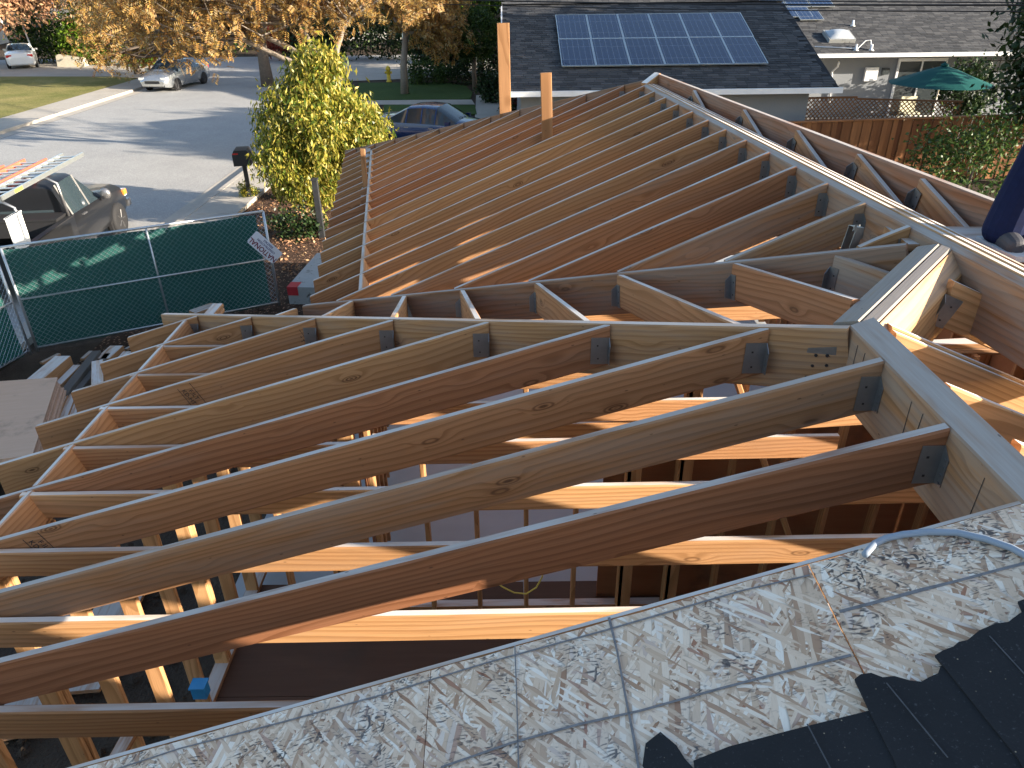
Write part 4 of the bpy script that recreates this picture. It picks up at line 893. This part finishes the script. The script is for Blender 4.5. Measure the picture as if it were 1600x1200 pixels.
a, c = wpx(1378, 106), wpx(1386, 116); part(MB().box((a[0], YW-.14, c[2]), (c[0], YW, a[2])), 'wall_lamp', 'glass_win')
X0, X1 = wpx(1393, 140)[0], wpx(1455, 140)[0]+.35; ZT = 2.12
fr = MB()
for xa, xb in ((X0, X0+.09), (X1-.09, X1), ((X0+X1)/2-.03, (X0+X1)/2+.03)): fr.box((xa, YW-.07, .06), (xb, YW-.001, ZT))
fr.box((X0, YW-.071, ZT), (X1, YW-.001, ZT+.12)); fr.box((X0, YW-.072, .02), (X1, YW-.001, .06))
df = part(fr, 'sliding_door', 'trim_white')
for xa, xb in ((X0+.09, (X0+X1)/2-.03), ((X0+X1)/2+.03, X1-.09)): MB().box((xa, YW-.04, .06), (xb, YW-.03, ZT)).obj('pane', MAT['glass_win'], df, Matrix.Identity(4), world=True)
# trellis on the wall
tl = MB()
for k in range(8): tl.box((X1+.5+.4*k, YW-.07, .6), (X1+.53+.4*k, YW-.04, 2.2))
for k in range(5): tl.box((X1+.4, YW-.095, .7+.35*k), (X1+3.5, YW-.071, .73+.35*k))
part(tl, 'trellis', 'black_plastic')
# skylight, vents, pipe
PQ = lambda x, y, z=0: onp(x, y, EM, V3(0, -.3333, 1)/math.hypot(1, .3333))
s0 = PQ(1310, 62); Ms = Matrix(((1, 0, 0, s0[0]), (0, k4, -.3333*k4, s0[1]), (0, .3333*k4, k4, s0[2]), (0, 0, 0, 1)))
sk = MB().box((-.5, -.35, 0), (.55, .55, .16)).obj('skylight', MAT['worn_grey'], NH, Ms, world=True)
bm_ = MB(); V = []; nx = 6
for j in range(nx+1):
    for i in range(nx+1):
        x, y = -.44+.93*i/nx, -.30+.80*j/nx; V.append((x, y, .165+.16*math.sin(math.pi*i/nx)**.5*math.sin(math.pi*j/nx)**.5 if 0 < i < nx and 0 < j < nx else .165))
bm_.add(V, [(j*(nx+1)+i, j*(nx+1)+i+1, (j+1)*(nx+1)+i+1, (j+1)*(nx+1)+i) for j in range(nx) for i in range(nx)]); bm_.obj('dome', MAT['dome'], NH and sk, smooth=True)
pv = MB().tube([PQ(1273, 75)+.05*ZZ, PQ(1340, 78)+.05*ZZ, PQ(1350, 76)+.28*ZZ, PQ(1358, 76)+.30*ZZ, PQ(1361, 79)+.02*ZZ], .025, 6); part(pv, 'conduit', 'trim_white', smooth=True)
for q in ((1337, 79), (1361, 79), (1332, 41)):
    z = PQ(*q); part(MB().lathe([(.12, 0), (.05, .06), (.04, .22), (.02, .23)], 10, Matrix.Translation(z.tolist())), 'vent', 'trim_white', smooth=True)
# solar panels
t = NT('solar'); uv = t.n('TexCoord').outputs['Object']; sx = t.n('SeparateXYZ', {0: uv})
gx = t.mth('FRACT', t.mth('MULTIPLY', sx.outputs[0], 6.06)); gy = t.mth('FRACT', t.mth('MULTIPLY', sx.outputs[1], 1.19))
lx = t.mth('LESS_THAN', t.mth('ABSOLUTE', t.mth('SUBTRACT', gx, .5)), .045); ly = t.mth('LESS_THAN', t.mth('ABSOLUTE', t.mth('SUBTRACT', gy, .5)), .012)
cell = t.mix(t.noise(uv, 8, 2), (.006, .014, .045), (.010, .024, .075))
t.fin(t.mix(t.mth('MAXIMUM', lx, ly), cell, (.09, .11, .16)), .10, .0, .5); t.p.inputs['Coat Weight'].default_value = .25; t.p.inputs['Coat Roughness'].default_value = .04
nW = np.cross(V3(1, .012, 0), V3(*ey)); nW /= np.linalg.norm(nW)
TLp = onp(868, 23, EA+.12*nW, nW); BRp = onp(1204, 104, EA+.12*nW, nW)
dx = (BRp[0]-TLp[0])/6; Lr = (TLp[1]-onp(873, 103, EA+.12*nW, nW)[1])/k4/2
Mp = lambda p: Matrix(((1, 0, nW[0], p[0]), (.012, ey[1], nW[1], p[1]), (0, ey[2], nW[2], p[2]), (0, 0, 0, 1)))
pm = MB().box((.022, .022, -.03), (dx-.030, Lr-.03, 0)); pme = mesh('solar_panel', pm.v, pm.f, MAT['solar'])
fm = MB()
for q in (((0, 0, -.035), (dx-.008, .022, .004)), ((0, Lr-.03, -.035), (dx-.008, Lr-.008, .004)), ((0, .022, -.035), (.022, Lr-.03, .004)), ((dx-.03, .022, -.035), (dx-.008, Lr-.03, .004))): fm.box(*q)
fme = mesh('panel_frame', fm.v, fm.f, MAT['aluminium'])
for i in range(6):
    for j in range(2):
        p = TLp+V3(dx*i, .012*dx*i, 0)-V3(*ey)*Lr*(j+1)
        o = link('solar_panel', pme, NH, Mp(p), world=True); link('panel_frame', fme, o)
for (x, y, n_) in ((1112, 19, 4), (1185, 3, 3), (1245, 28, 1)):
    o0 = PQ(x, y)+V3(0, 0, .12)
    for i in range(n_):
        p = o0+V3(1.03*i, 0, 0)-V3(*ey)*(0.9 if n_ > 1 else .5)
        o = link('solar_panel', pme, NH, Mp(p) @ Matrix.Diagonal((1, .55, 1, 1)), world=True); link('panel_frame', fme, o)
# ---- wooden fence, lattice, parasol, chair
make_ply('fence_wood', (.20, .085, .035), (.33, .15, .065))
t = NT('fence_board'); oi = t.n('ObjectInfo'); co = t.vm('ADD', t.n('TexCoord').outputs['Object'], t.n('CombineXYZ', {0: t.mth('MULTIPLY', oi.outputs['Random'], 30.0)}).outputs[0])
n = t.noise(t.vm('MULTIPLY', co, (30, 30, 2)), 1.0, 4); c = t.mix(oi.outputs['Random'], (.13, .05, .022), (.34, .155, .065)); t.fin(t.mix(t.mth('MULTIPLY', n, .6), c, (.07, .03, .015)), .8, 0, .2)
ga, gb = onz(1245, 190, 1.8), onz(1550, 180, 1.8)
FE = thing('board_fence', 'brown timber board fence with a flat top rail in the right-hand yard', 'fence', (ga[0], ga[1], 0))
d = gb-ga; L = np.linalg.norm(d[:2]); d = d/L; nfc = V3(d[1], -d[0], 0)
bd = MB().box((.003, -.01, .04), (.142, .01, 1.76)); bme = mesh('board', bd.v, bd.f, MAT['fence_board'])
ang = math.atan2(d[1], d[0])
nb_ = int((L+3.5)/.146)
for i in range(-8, nb_):
    p = ga+d*.146*i; off = (i % 2)*.022-.01
    M = Matrix.Translation((p[0]+nfc[0]*off, p[1]+nfc[1]*off, random.uniform(-.01, .01))) @ Matrix.Rotation(ang, 4, 'Z'); link('board', bme, FE, M, world=True)
Mf = Matrix.Translation((ga[0], ga[1], 0)) @ Matrix.Rotation(ang, 4, 'Z')
MB().box((-1.3, -.07, 1.77), (L+3.6, .06, 1.81)).obj('top_rail', MAT['fence_wood'], FE, Mf, world=True)
for z in (.4, 1.45): MB().box((-1.3, .035, z), (L+3.6, .075, z+.09)).obj('rail', MAT['fence_wood'], FE, Mf, world=True)
LT = thing('lattice_screen', 'reddish lattice screen standing behind the board fence', 'lattice', (8.7, 23.2, 0))
def lattice(a, c, z0, z1):
    a, c = V3(*a), V3(*c); L = np.linalg.norm(c-a); an = math.atan2(c[1]-a[1], c[0]-a[0]); M = Matrix.Translation(a.tolist()) @ Matrix.Rotation(an, 4, 'Z')
    b = MB(); h = z1-z0
    for sg in (0, 1):
        k = -h
        while k < L:
            xa, xb = k, k+h
            za, zb2 = (z0, z1) if not sg else (z1, z0)
            if xa < 0: f_ = -xa/(xb-xa); za += f_*(zb2-za); xa = 0
            if xb > L: f_ = (L-xa)/(xb-xa); zb2 = za+f_*(zb2-za); xb = L
            y = .012*sg; b.add([(xa, y, za-.02), (xa, y, za+.02), (xb, y, zb2+.02), (xb, y, zb2-.02), (xa, y+.008, za-.02), (xa, y+.008, za+.02), (xb, y+.008, zb2+.02), (xb, y+.008, zb2-.02)], [(0, 1, 2, 3), (7, 6, 5, 4), (0, 3, 7, 4), (1, 5, 6, 2)])
            k += .13
    props(b.obj('lattice', MAT['fence_wood'], LT, M, world=True), kind='stuff')
    MB().box((0, -.03, z1), (L, .05, z1+.05)).obj('frame', MAT['fence_wood'], LT, M, world=True)
    MB().box((0, -.02, .03), (L, .03, z0)).obj('board_panel', MAT['fence_wood'], LT, M, world=True)
lattice((8.65, 23.6, 0), (10.6, 23.7, 0), 1.35, 1.95); lattice((10.6, 23.7, 0), (13.4, 22.9, 0), 1.35, 1.9)
plain('parasol_green', (.006, .075, .068), .7, 0, .2, .15, 3)
ap = ony(1476, 103, 27.0); rim = ap[2]-.58; PS = thing('patio_umbrella', 'open green patio parasol in front of the sliding door', 'umbrella', (ap[0], ap[1], .02))
V = [V3(0, 0, ap[2])]; F_ = []
for j, (r, z) in enumerate(((.55, ap[2]-.17), (1.1, ap[2]-.38), (1.68, rim))):
    for k in range(32):
        q = 2*math.pi*k/32; sag = 1-.045*abs(math.sin(4*q)); V.append(V3(r*sag*math.cos(q), r*sag*math.sin(q), z-.0*abs(math.sin(4*q))))
F_ += [(0, 1+k, 1+(k+1) % 32) for k in range(32)]
for j in range(2): F_ += [(1+j*32+k, 1+(j+1)*32+k, 1+(j+1)*32+(k+1) % 32, 1+j*32+(k+1) % 32) for k in range(32)]
link('canopy', mesh('canopy', V, F_, MAT['parasol_green']), PS); MB().tube([(0, 0, 0), (0, 0, ap[2]-.02)], .025, 8).obj('pole', MAT['aluminium'], PS)
MB().lathe([(.03, 0), (.12, .0), (.12, .05), (.03, .1), (.02, .14)], 10, Matrix.Translation((0, 0, ap[2]-.02))).obj('finial', MAT['parasol_green'], PS)
for k in range(8):
    q = 2*math.pi*k/8; MB().tube([(0, 0, ap[2]-.06), (1.6*math.cos(q), 1.6*math.sin(q), rim-.02)], .012, 4).obj('rib', MAT['aluminium'], PS)
cp = ony(1418, 186, 30.2); plain('chair_cream', (.62, .58, .42), .6)
CH = thing('patio_chair', 'cream patio chair in front of the sliding door', 'chair', (cp[0], 30.2, .02))
MB().box((-.3, .22, .45), (.3, .28, .98)).obj('backrest', MAT['chair_cream'], CH); MB().box((-.3, -.28, .40), (.3, .22, .46)).obj('seat', MAT['chair_cream'], CH)
for sx_ in (-1, 1):
    for sy_ in (-1, 1): MB().box((sx_*.27-.025, sy_*.25-.025, 0), (sx_*.27+.025, sy_*.25+.025, .40)).obj('leg', MAT['chair_cream'], CH)
# ---- houses across the street
def cottage(label, x, y, rz, w_, d_, h, roofc, wallc, ridge=1.9, gable=True):
    T = thing('house', label, 'house', (x, y, 0), rz)
    plain('wall_'+label[:9], wallc, .9, 0, .1, .06); plain('roof_'+label[:9], roofc, .9, 0, .1, .25, 3)
    wm, rm = MAT['wall_'+label[:9]], MAT['roof_'+label[:9]]
    b = MB(); b.box((-w_/2, -d_/2, 0), (w_/2, d_/2, h)); b.add([(-w_/2, -d_/2, h), (-w_/2, d_/2, h), (-w_/2, 0, h+ridge*.95), (w_/2, -d_/2, h), (w_/2, d_/2, h), (w_/2, 0, h+ridge*.95)], [(0, 2, 1), (3, 4, 5), (0, 3, 5, 2), (1, 2, 5, 4)]); b.obj('wall', wm, T)
    o_ = .5; sl_ = ridge/(d_/2); b = MB()
    for s in (-1, 1):
        b.add([(-w_/2-o_, s*(d_/2+o_), h-sl_*o_), (w_/2+o_, s*(d_/2+o_), h-sl_*o_), (w_/2+o_, 0, h+ridge), (-w_/2-o_, 0, h+ridge), (-w_/2-o_, s*(d_/2+o_), h-sl_*o_+.12), (w_/2+o_, s*(d_/2+o_), h-sl_*o_+.12), (w_/2+o_, 0, h+ridge+.12), (-w_/2-o_, 0, h+ridge+.12)], [(3, 2, 1, 0), (4, 5, 6, 7), (0, 1, 5, 4), (1, 2, 6, 5), (2, 3, 7, 6), (3, 0, 4, 7)])
    b.obj('roof', rm, T)
    for k, xx in enumerate((-w_*.3, w_*.05)):
        wn = MB().box((xx-.7, -d_/2-.06, .9), (xx+.7, -d_/2-.002, 2.0)).obj('window', MAT['trim_white'], T); MB().box((xx-.62, -d_/2-.075, .98), (xx+.62, -d_/2-.061, 1.92)).obj('pane', MAT['glass_win'], wn)
    gd = MB().box((w_*.22, -d_/2-.05, .05), (w_*.46, -d_/2-.002, 2.1)).obj('garage_door', MAT['trim_white'], T)
    for j in range(3): MB().box((w_*.225, -d_/2-.056, .55+.5*j), (w_*.455, -d_/2-.051, .57+.5*j)).obj('panel_joint', MAT['black_plastic'], gd)
    return T
cottage('cream gabled house with grey roof behind the autumn trees', -31, 74, math.radians(8), 16, 10, 2.7, (.16, .15, .145), (.55, .50, .40), 2.6)
cottage('white house with garage beyond the street end', -12, 80, math.radians(-4), 15, 9, 2.6, (.17, .16, .15), (.72, .70, .66), 2.2)
cottage('tan house behind the tall evergreens', 5, 78, 0, 14, 9, 2.7, (.13, .13, .13), (.45, .38, .30), 2.2)
cottage('pale house far behind the pinkish brown tree', -55, 72, math.radians(12), 16, 10, 2.7, (.16, .15, .14), (.5, .46, .40), 2.4)
cen = []
for k in range(16): x = -85+10*k+random.uniform(-2, 2); cen += ell(60, (x, 98+random.uniform(-4, 8), 4.6), (6.5, 3.5, 4.6), .3)
props(link('distant_woodland', leaf_mesh('distant_woodland', cen, 55, .8, (.8, .5), .4, 'leaf_green')), 'far-off belt of trees behind the houses', 'woodland', kind='stuff')
# ---- overhead lines
for i, (ya, yb_, z) in enumerate(((3, 8, 5.1), (10, 18, 5.0), (-6, 4, 5.2))):
    a, c = ony(560, ya-8, 30), ony(1620, yb_, 17.5); pts = [a+(c-a)*q/12-ZZ*.5*(q/12)*(1-q/12)*0.6 for q in range(-4, 15)]
    props(MB().tube(pts, .013 if i else .02, 5, False).obj('overhead_line', MAT['black_plastic']), ('upper black overhead wire crossing the neighbouring roof', 'lower black overhead wire crossing the neighbouring roof', 'topmost black overhead wire at the picture edge')[i], 'wire')
# ---- grade stamps inked on the rafters
for (r, P, q) in STAMPS:
    Mi = r.matrix_world if False else None
    T_ = house.matrix_basis @ r.matrix_basis; c_ = onp(q[0], q[1], P-.019*uN, uN); lc = T_.inverted() @ Vector(c_.tolist())
    Ms_ = Matrix.Translation((lc[0], .0197, -.09)) @ Matrix.Rotation(math.pi/2, 4, 'X') @ Matrix.Rotation(math.pi, 4, 'Y') @ Matrix.Rotation(math.radians(-80), 4, 'Z')
    for j, tx in enumerate(('F.ILT', 'KD-HT')):
        o_ = text('grade_stamp', tx, .036, (0, .016-.036*j, 0), 'ink', r, .0003); o_.matrix_basis = Ms_ @ o_.matrix_basis
    b = MB(); b.box((-.075, .042, -.0003), (.075, .045, .0003)); b.box((-.075, -.045, -.0003), (.075, -.042, .0003)); o_ = b.obj('stamp_rule', MAT['ink'], r, Ms_)
# ================================================================== loose timber on the ground at the left
GZ = .05
def loose(name, label, pa, pb, z, w_, d_, **k):
    o = board(name, onz(*pa, z), onz(*pb, z), None, w=w_, d=d_, cut=(0, 0), **k); return props(o, label, 'timber', 'timber stacked by the fence corner')
loose('timber_beam', 'thick fresh beam offcut nearest the fence corner', (45, 600), (98, 556), .42, .24, .3, tone=.15, wx=.1, br=.65)
loose('timber_plank', 'narrow tan plank left of the dark wet planks', (78, 612), (120, 570), .30, .12, .2, tone=.3, wx=.2, br=.6)
loose('timber_plank', 'dark wet plank in the middle of the heap', (95, 618), (150, 548), .36, .13, .18, tone=.2, wx=1, br=.05)
loose('timber_plank', 'second dark wet plank leaning beside the first', (118, 612), (168, 552), .30, .10, .15, tone=.2, wx=1, br=.08)
loose('timber_block', 'short pale stamped block standing on the heap', (152, 600), (152, 563), .46, .16, .06, tone=.05, wx=.2, br=.78)
loose('timber_beam', 'square beam end beside the lower fence rail', (160, 560), (182, 540), .30, .22, .25, tone=.2, wx=.15, br=.6)
loose('timber_block', 'tan offcut just left of the shortest rafter tail', (188, 562), (200, 549), .25, .16, .1, tone=.15, wx=.1, br=.65)
loose('timber_plank', 'reddish plank lying under the dark planks', (92, 640), (150, 590), .16, .22, .05, tone=.6, wx=.1, br=.5)
loose('timber_plank', 'loose plank just visible behind the hip rafter end', (300, 487), (334, 475), .5, .2, .05, tone=.2, wx=.2, br=.6)
for j, (xa, ya, xb, yb_, lb) in enumerate(((128, 560, 142, 548, 'stub of scrap lumber against the lower fence rail'), (64, 566, 92, 552, 'thin scrap strip behind the thick fresh beam'), (196, 545, 214, 536, 'scrap lumber lying behind the shortest rafter tail'), (230, 520, 252, 512, 'scrap stick beneath the fence middle post'))):
    loose('timber_scrap', lb, (xa, ya), (xb, yb_), .12, .07, .04, tone=.3, wx=.3, br=.45)
st_ = thing('plywood_stack', 'stack of plywood sheets topped by a pale reddish sheet', 'plywood', (-7.2, 8.6, 0))
pc = [onz(-60, 600, .62), onz(88, 590, .62), onz(48, 712, .62), onz(-140, 735, .62)]
for k in range(12):
    z = .62-.022*k; sh = V3(random.uniform(-.02, .02)+.006*k, random.uniform(-.02, .02), 0)
    q = [(p+sh)[:2] for p in pc]; a = sum(q[i][0]*q[(i+1) % 4][1]-q[(i+1) % 4][0]*q[i][1] for i in range(4)); q = q if a > 0 else q[::-1]
    c0 = np.mean(q, 0); ex = q[1]-q[0]; an = math.atan2(ex[1], ex[0]); ca, sa = math.cos(-an), math.sin(-an)
    ql = [((x-c0[0])*ca-(y-c0[1])*sa, (x-c0[0])*sa+(y-c0[1])*ca) for x, y in q]
    MB().prism(ql, -.019, 0).obj('sheet', MAT['plywood'], st_, Matrix.Translation((c0[0], c0[1], z)) @ Matrix.Rotation(an, 4, 'Z'), world=True)
for j, (xa, ya, xb, yb_, lb) in enumerate(((100, 612, 62, 700, 'long plank beside the plywood stack, nearest the sheets'), (112, 615, 78, 700, 'second long plank beside the plywood stack'), (122, 618, 92, 700, 'third long plank beside the plywood stack'), (134, 634, 112, 690, 'short pale plank end right of the plywood stack'))):
    loose('timber_plank', lb, (xa, ya), (xb, yb_), .34-.03*j, .13, .05, tone=.2+.1*j, wx=.15, br=.65)
loose('scaffold_plank', 'wide plank on the dirt outside the stud wall', (115, 1080), (205, 900), .12, .42, .04, tone=.55, wx=.3, br=.45)
loose('scaffold_plank', 'wide plank lying below the plywood stack', (20, 1150), (95, 960), .1, .35, .04, tone=.5, wx=.3, br=.4)
# earth clods on the site
cl = MB()
for k in range(900):
    x, y = random.uniform(-6.8, -2.7), random.uniform(2.2, 13); r = random.uniform(.015, .06)
    if x > -2.75: continue
    vs = [V3(math.cos(q)*r*random.uniform(.6, 1.2), math.sin(q)*r*random.uniform(.6, 1.2), 0) for q in (0, 1.25, 2.5, 3.8, 5.0)]
    cl.add([V3(x, y, .03)+v_ for v_ in vs]+[V3(x, y, .03+r*random.uniform(.5, 1))], [(i, (i+1) % 5, 5) for i in range(5)])
props(cl.obj('earth_clods', MAT['dirt']), 'dark loose earth clods over the building site', 'earth', kind='stuff')
lf = leaf_mesh('fallen_leaves', [onz(x, y, .03) for x, y in ((420, 330), (440, 350), (460, 340), (450, 380), (440, 420), (480, 380), (470, 360), (430, 300), (380, 320), (460, 310))], 130, .45, (.09, .05), .2, 'leaf_brown', .02)
props(link('fallen_leaves', lf), 'fallen brown leaves over the front planting bed', 'leaves', kind='stuff')
# ================================================================== person at the right edge
plain('denim', (.007, .012, .045), .85, 0, .15, .3, 40); plain('skin_tone', (.42, .26, .18), .6); plain('shirt', (.12, .13, .15), .85); plain('shoe', (.05, .05, .06), .7); plain('shoe_sole', (.55, .55, .55), .7); plain('hair', (.03, .02, .015), .7)
def skin(name, chain, rad, edges, m, par, sub=2):
    me = bpy.data.meshes.new(name); me.from_pydata([tuple(map(float, c)) for c in chain], edges, []); me.update(); me.materials.append(MAT[m])
    o = link(name, me, par); o.modifiers.new('s', 'SKIN'); me.skin_vertices[0].data[0].use_root = True
    for i, r in enumerate(rad): me.skin_vertices[0].data[i].radius = (r, r) if not hasattr(r, '__len__') else r
    sb = o.modifiers.new('u', 'SUBSURF'); sb.levels = sub; sb.render_levels = sub
    return o
ft = onz(1560, 388, R0[2]-.05)
PE = thing('person', 'person in dark blue jeans and grey shoes standing at the right edge', 'person', tuple(ft))
# local: z up from the sole; the visible leg is the left one in the picture
legL = [(.12, .05, .95), (.10, .0, .90), (.06, -.04, .50), (.02, .02, .13)]
hip = (.22, .03, 1.0)
skin('body', [hip, (.23, .03, 1.25), (.23, .0, 1.45), (.23, -.02, 1.55), (.23, -.05, 1.66), (.23, -.06, 1.76), (.05, .0, 1.43), (-.02, -.12, 1.17), (.05, -.3, 1.02), (.41, .0, 1.43), (.47, -.12, 1.17), (.42, -.3, 1.02)],
     [.14, .14, .15, .06, .095, .085, .06, .042, .03, .06, .042, .03], [(0, 1), (1, 2), (2, 3), (3, 4), (4, 5), (2, 6), (6, 7), (7, 8), (2, 9), (9, 10), (10, 11)], 'skin_tone', PE)
skin('shirt', [(.22, .03, .98), (.23, .03, 1.25), (.23, .0, 1.44), (.05, .0, 1.42), (-.01, -.1, 1.2), (.41, .0, 1.42), (.46, -.1, 1.2)], [.165, .165, .16, .075, .06, .075, .06], [(0, 1), (1, 2), (2, 3), (3, 4), (2, 5), (5, 6)], 'shirt', PE)
skin('jeans', [hip, (.12, .02, .86), (.07, -.03, .50), (.03, .02, .20), (.012, .025, .0), (.33, .06, .86), (.36, .10, .50), (.38, .16, .20), (.39, .17, .07)], [.17, .12, .098, .09, .098, .11, .09, .08, .085], [(0, 1), (1, 2), (2, 3), (3, 4), (0, 5), (5, 6), (6, 7), (7, 8)], 'denim', PE)
for (x, y) in ((.012, .03), (.39, .16)):
    skin('shoe', [(x, y+.02, .055), (x-.01, y-.08, .05), (x-.02, y-.17, .04)], [.052, .05, .04], [(0, 1), (1, 2)], 'shoe', PE)
    MB().prism([(x-.06, y+.07), (x+.045, y+.07), (x+.04, y-.1), (x+.02, y-.21), (x-.05, y-.21), (x-.07, y-.1)], 0, .025).obj('sole', MAT['shoe_sole'], PE)
skin('hair', [(.23, -.03, 1.76), (.23, .0, 1.72), (.23, .02, 1.66)], [.088, .09, .07], [(0, 1), (1, 2)], 'hair', PE)
for k, (x, y) in enumerate(((-.02, -.32), (.42, -.32))):
    for j in range(5):
        a = (x+.012*(j-2), y, 1.0-.004*abs(j-2)); skin('finger', [a, (a[0], a[1]-.05, a[2]-.03), (a[0], a[1]-.06, a[2]-.07)], [.009, .009, .007], [(0, 1), (1, 2)], 'skin_tone', PE, 1)
pl = board('walk_plank', ft+V3(-.35, .22, -.005), ft+V3(1.6, .12, -.005), None, w=.28, d=.035, cut=(0, 0), tone=.3); props(pl, 'plank laid over the right-hand rafters under the shoe', 'plank')
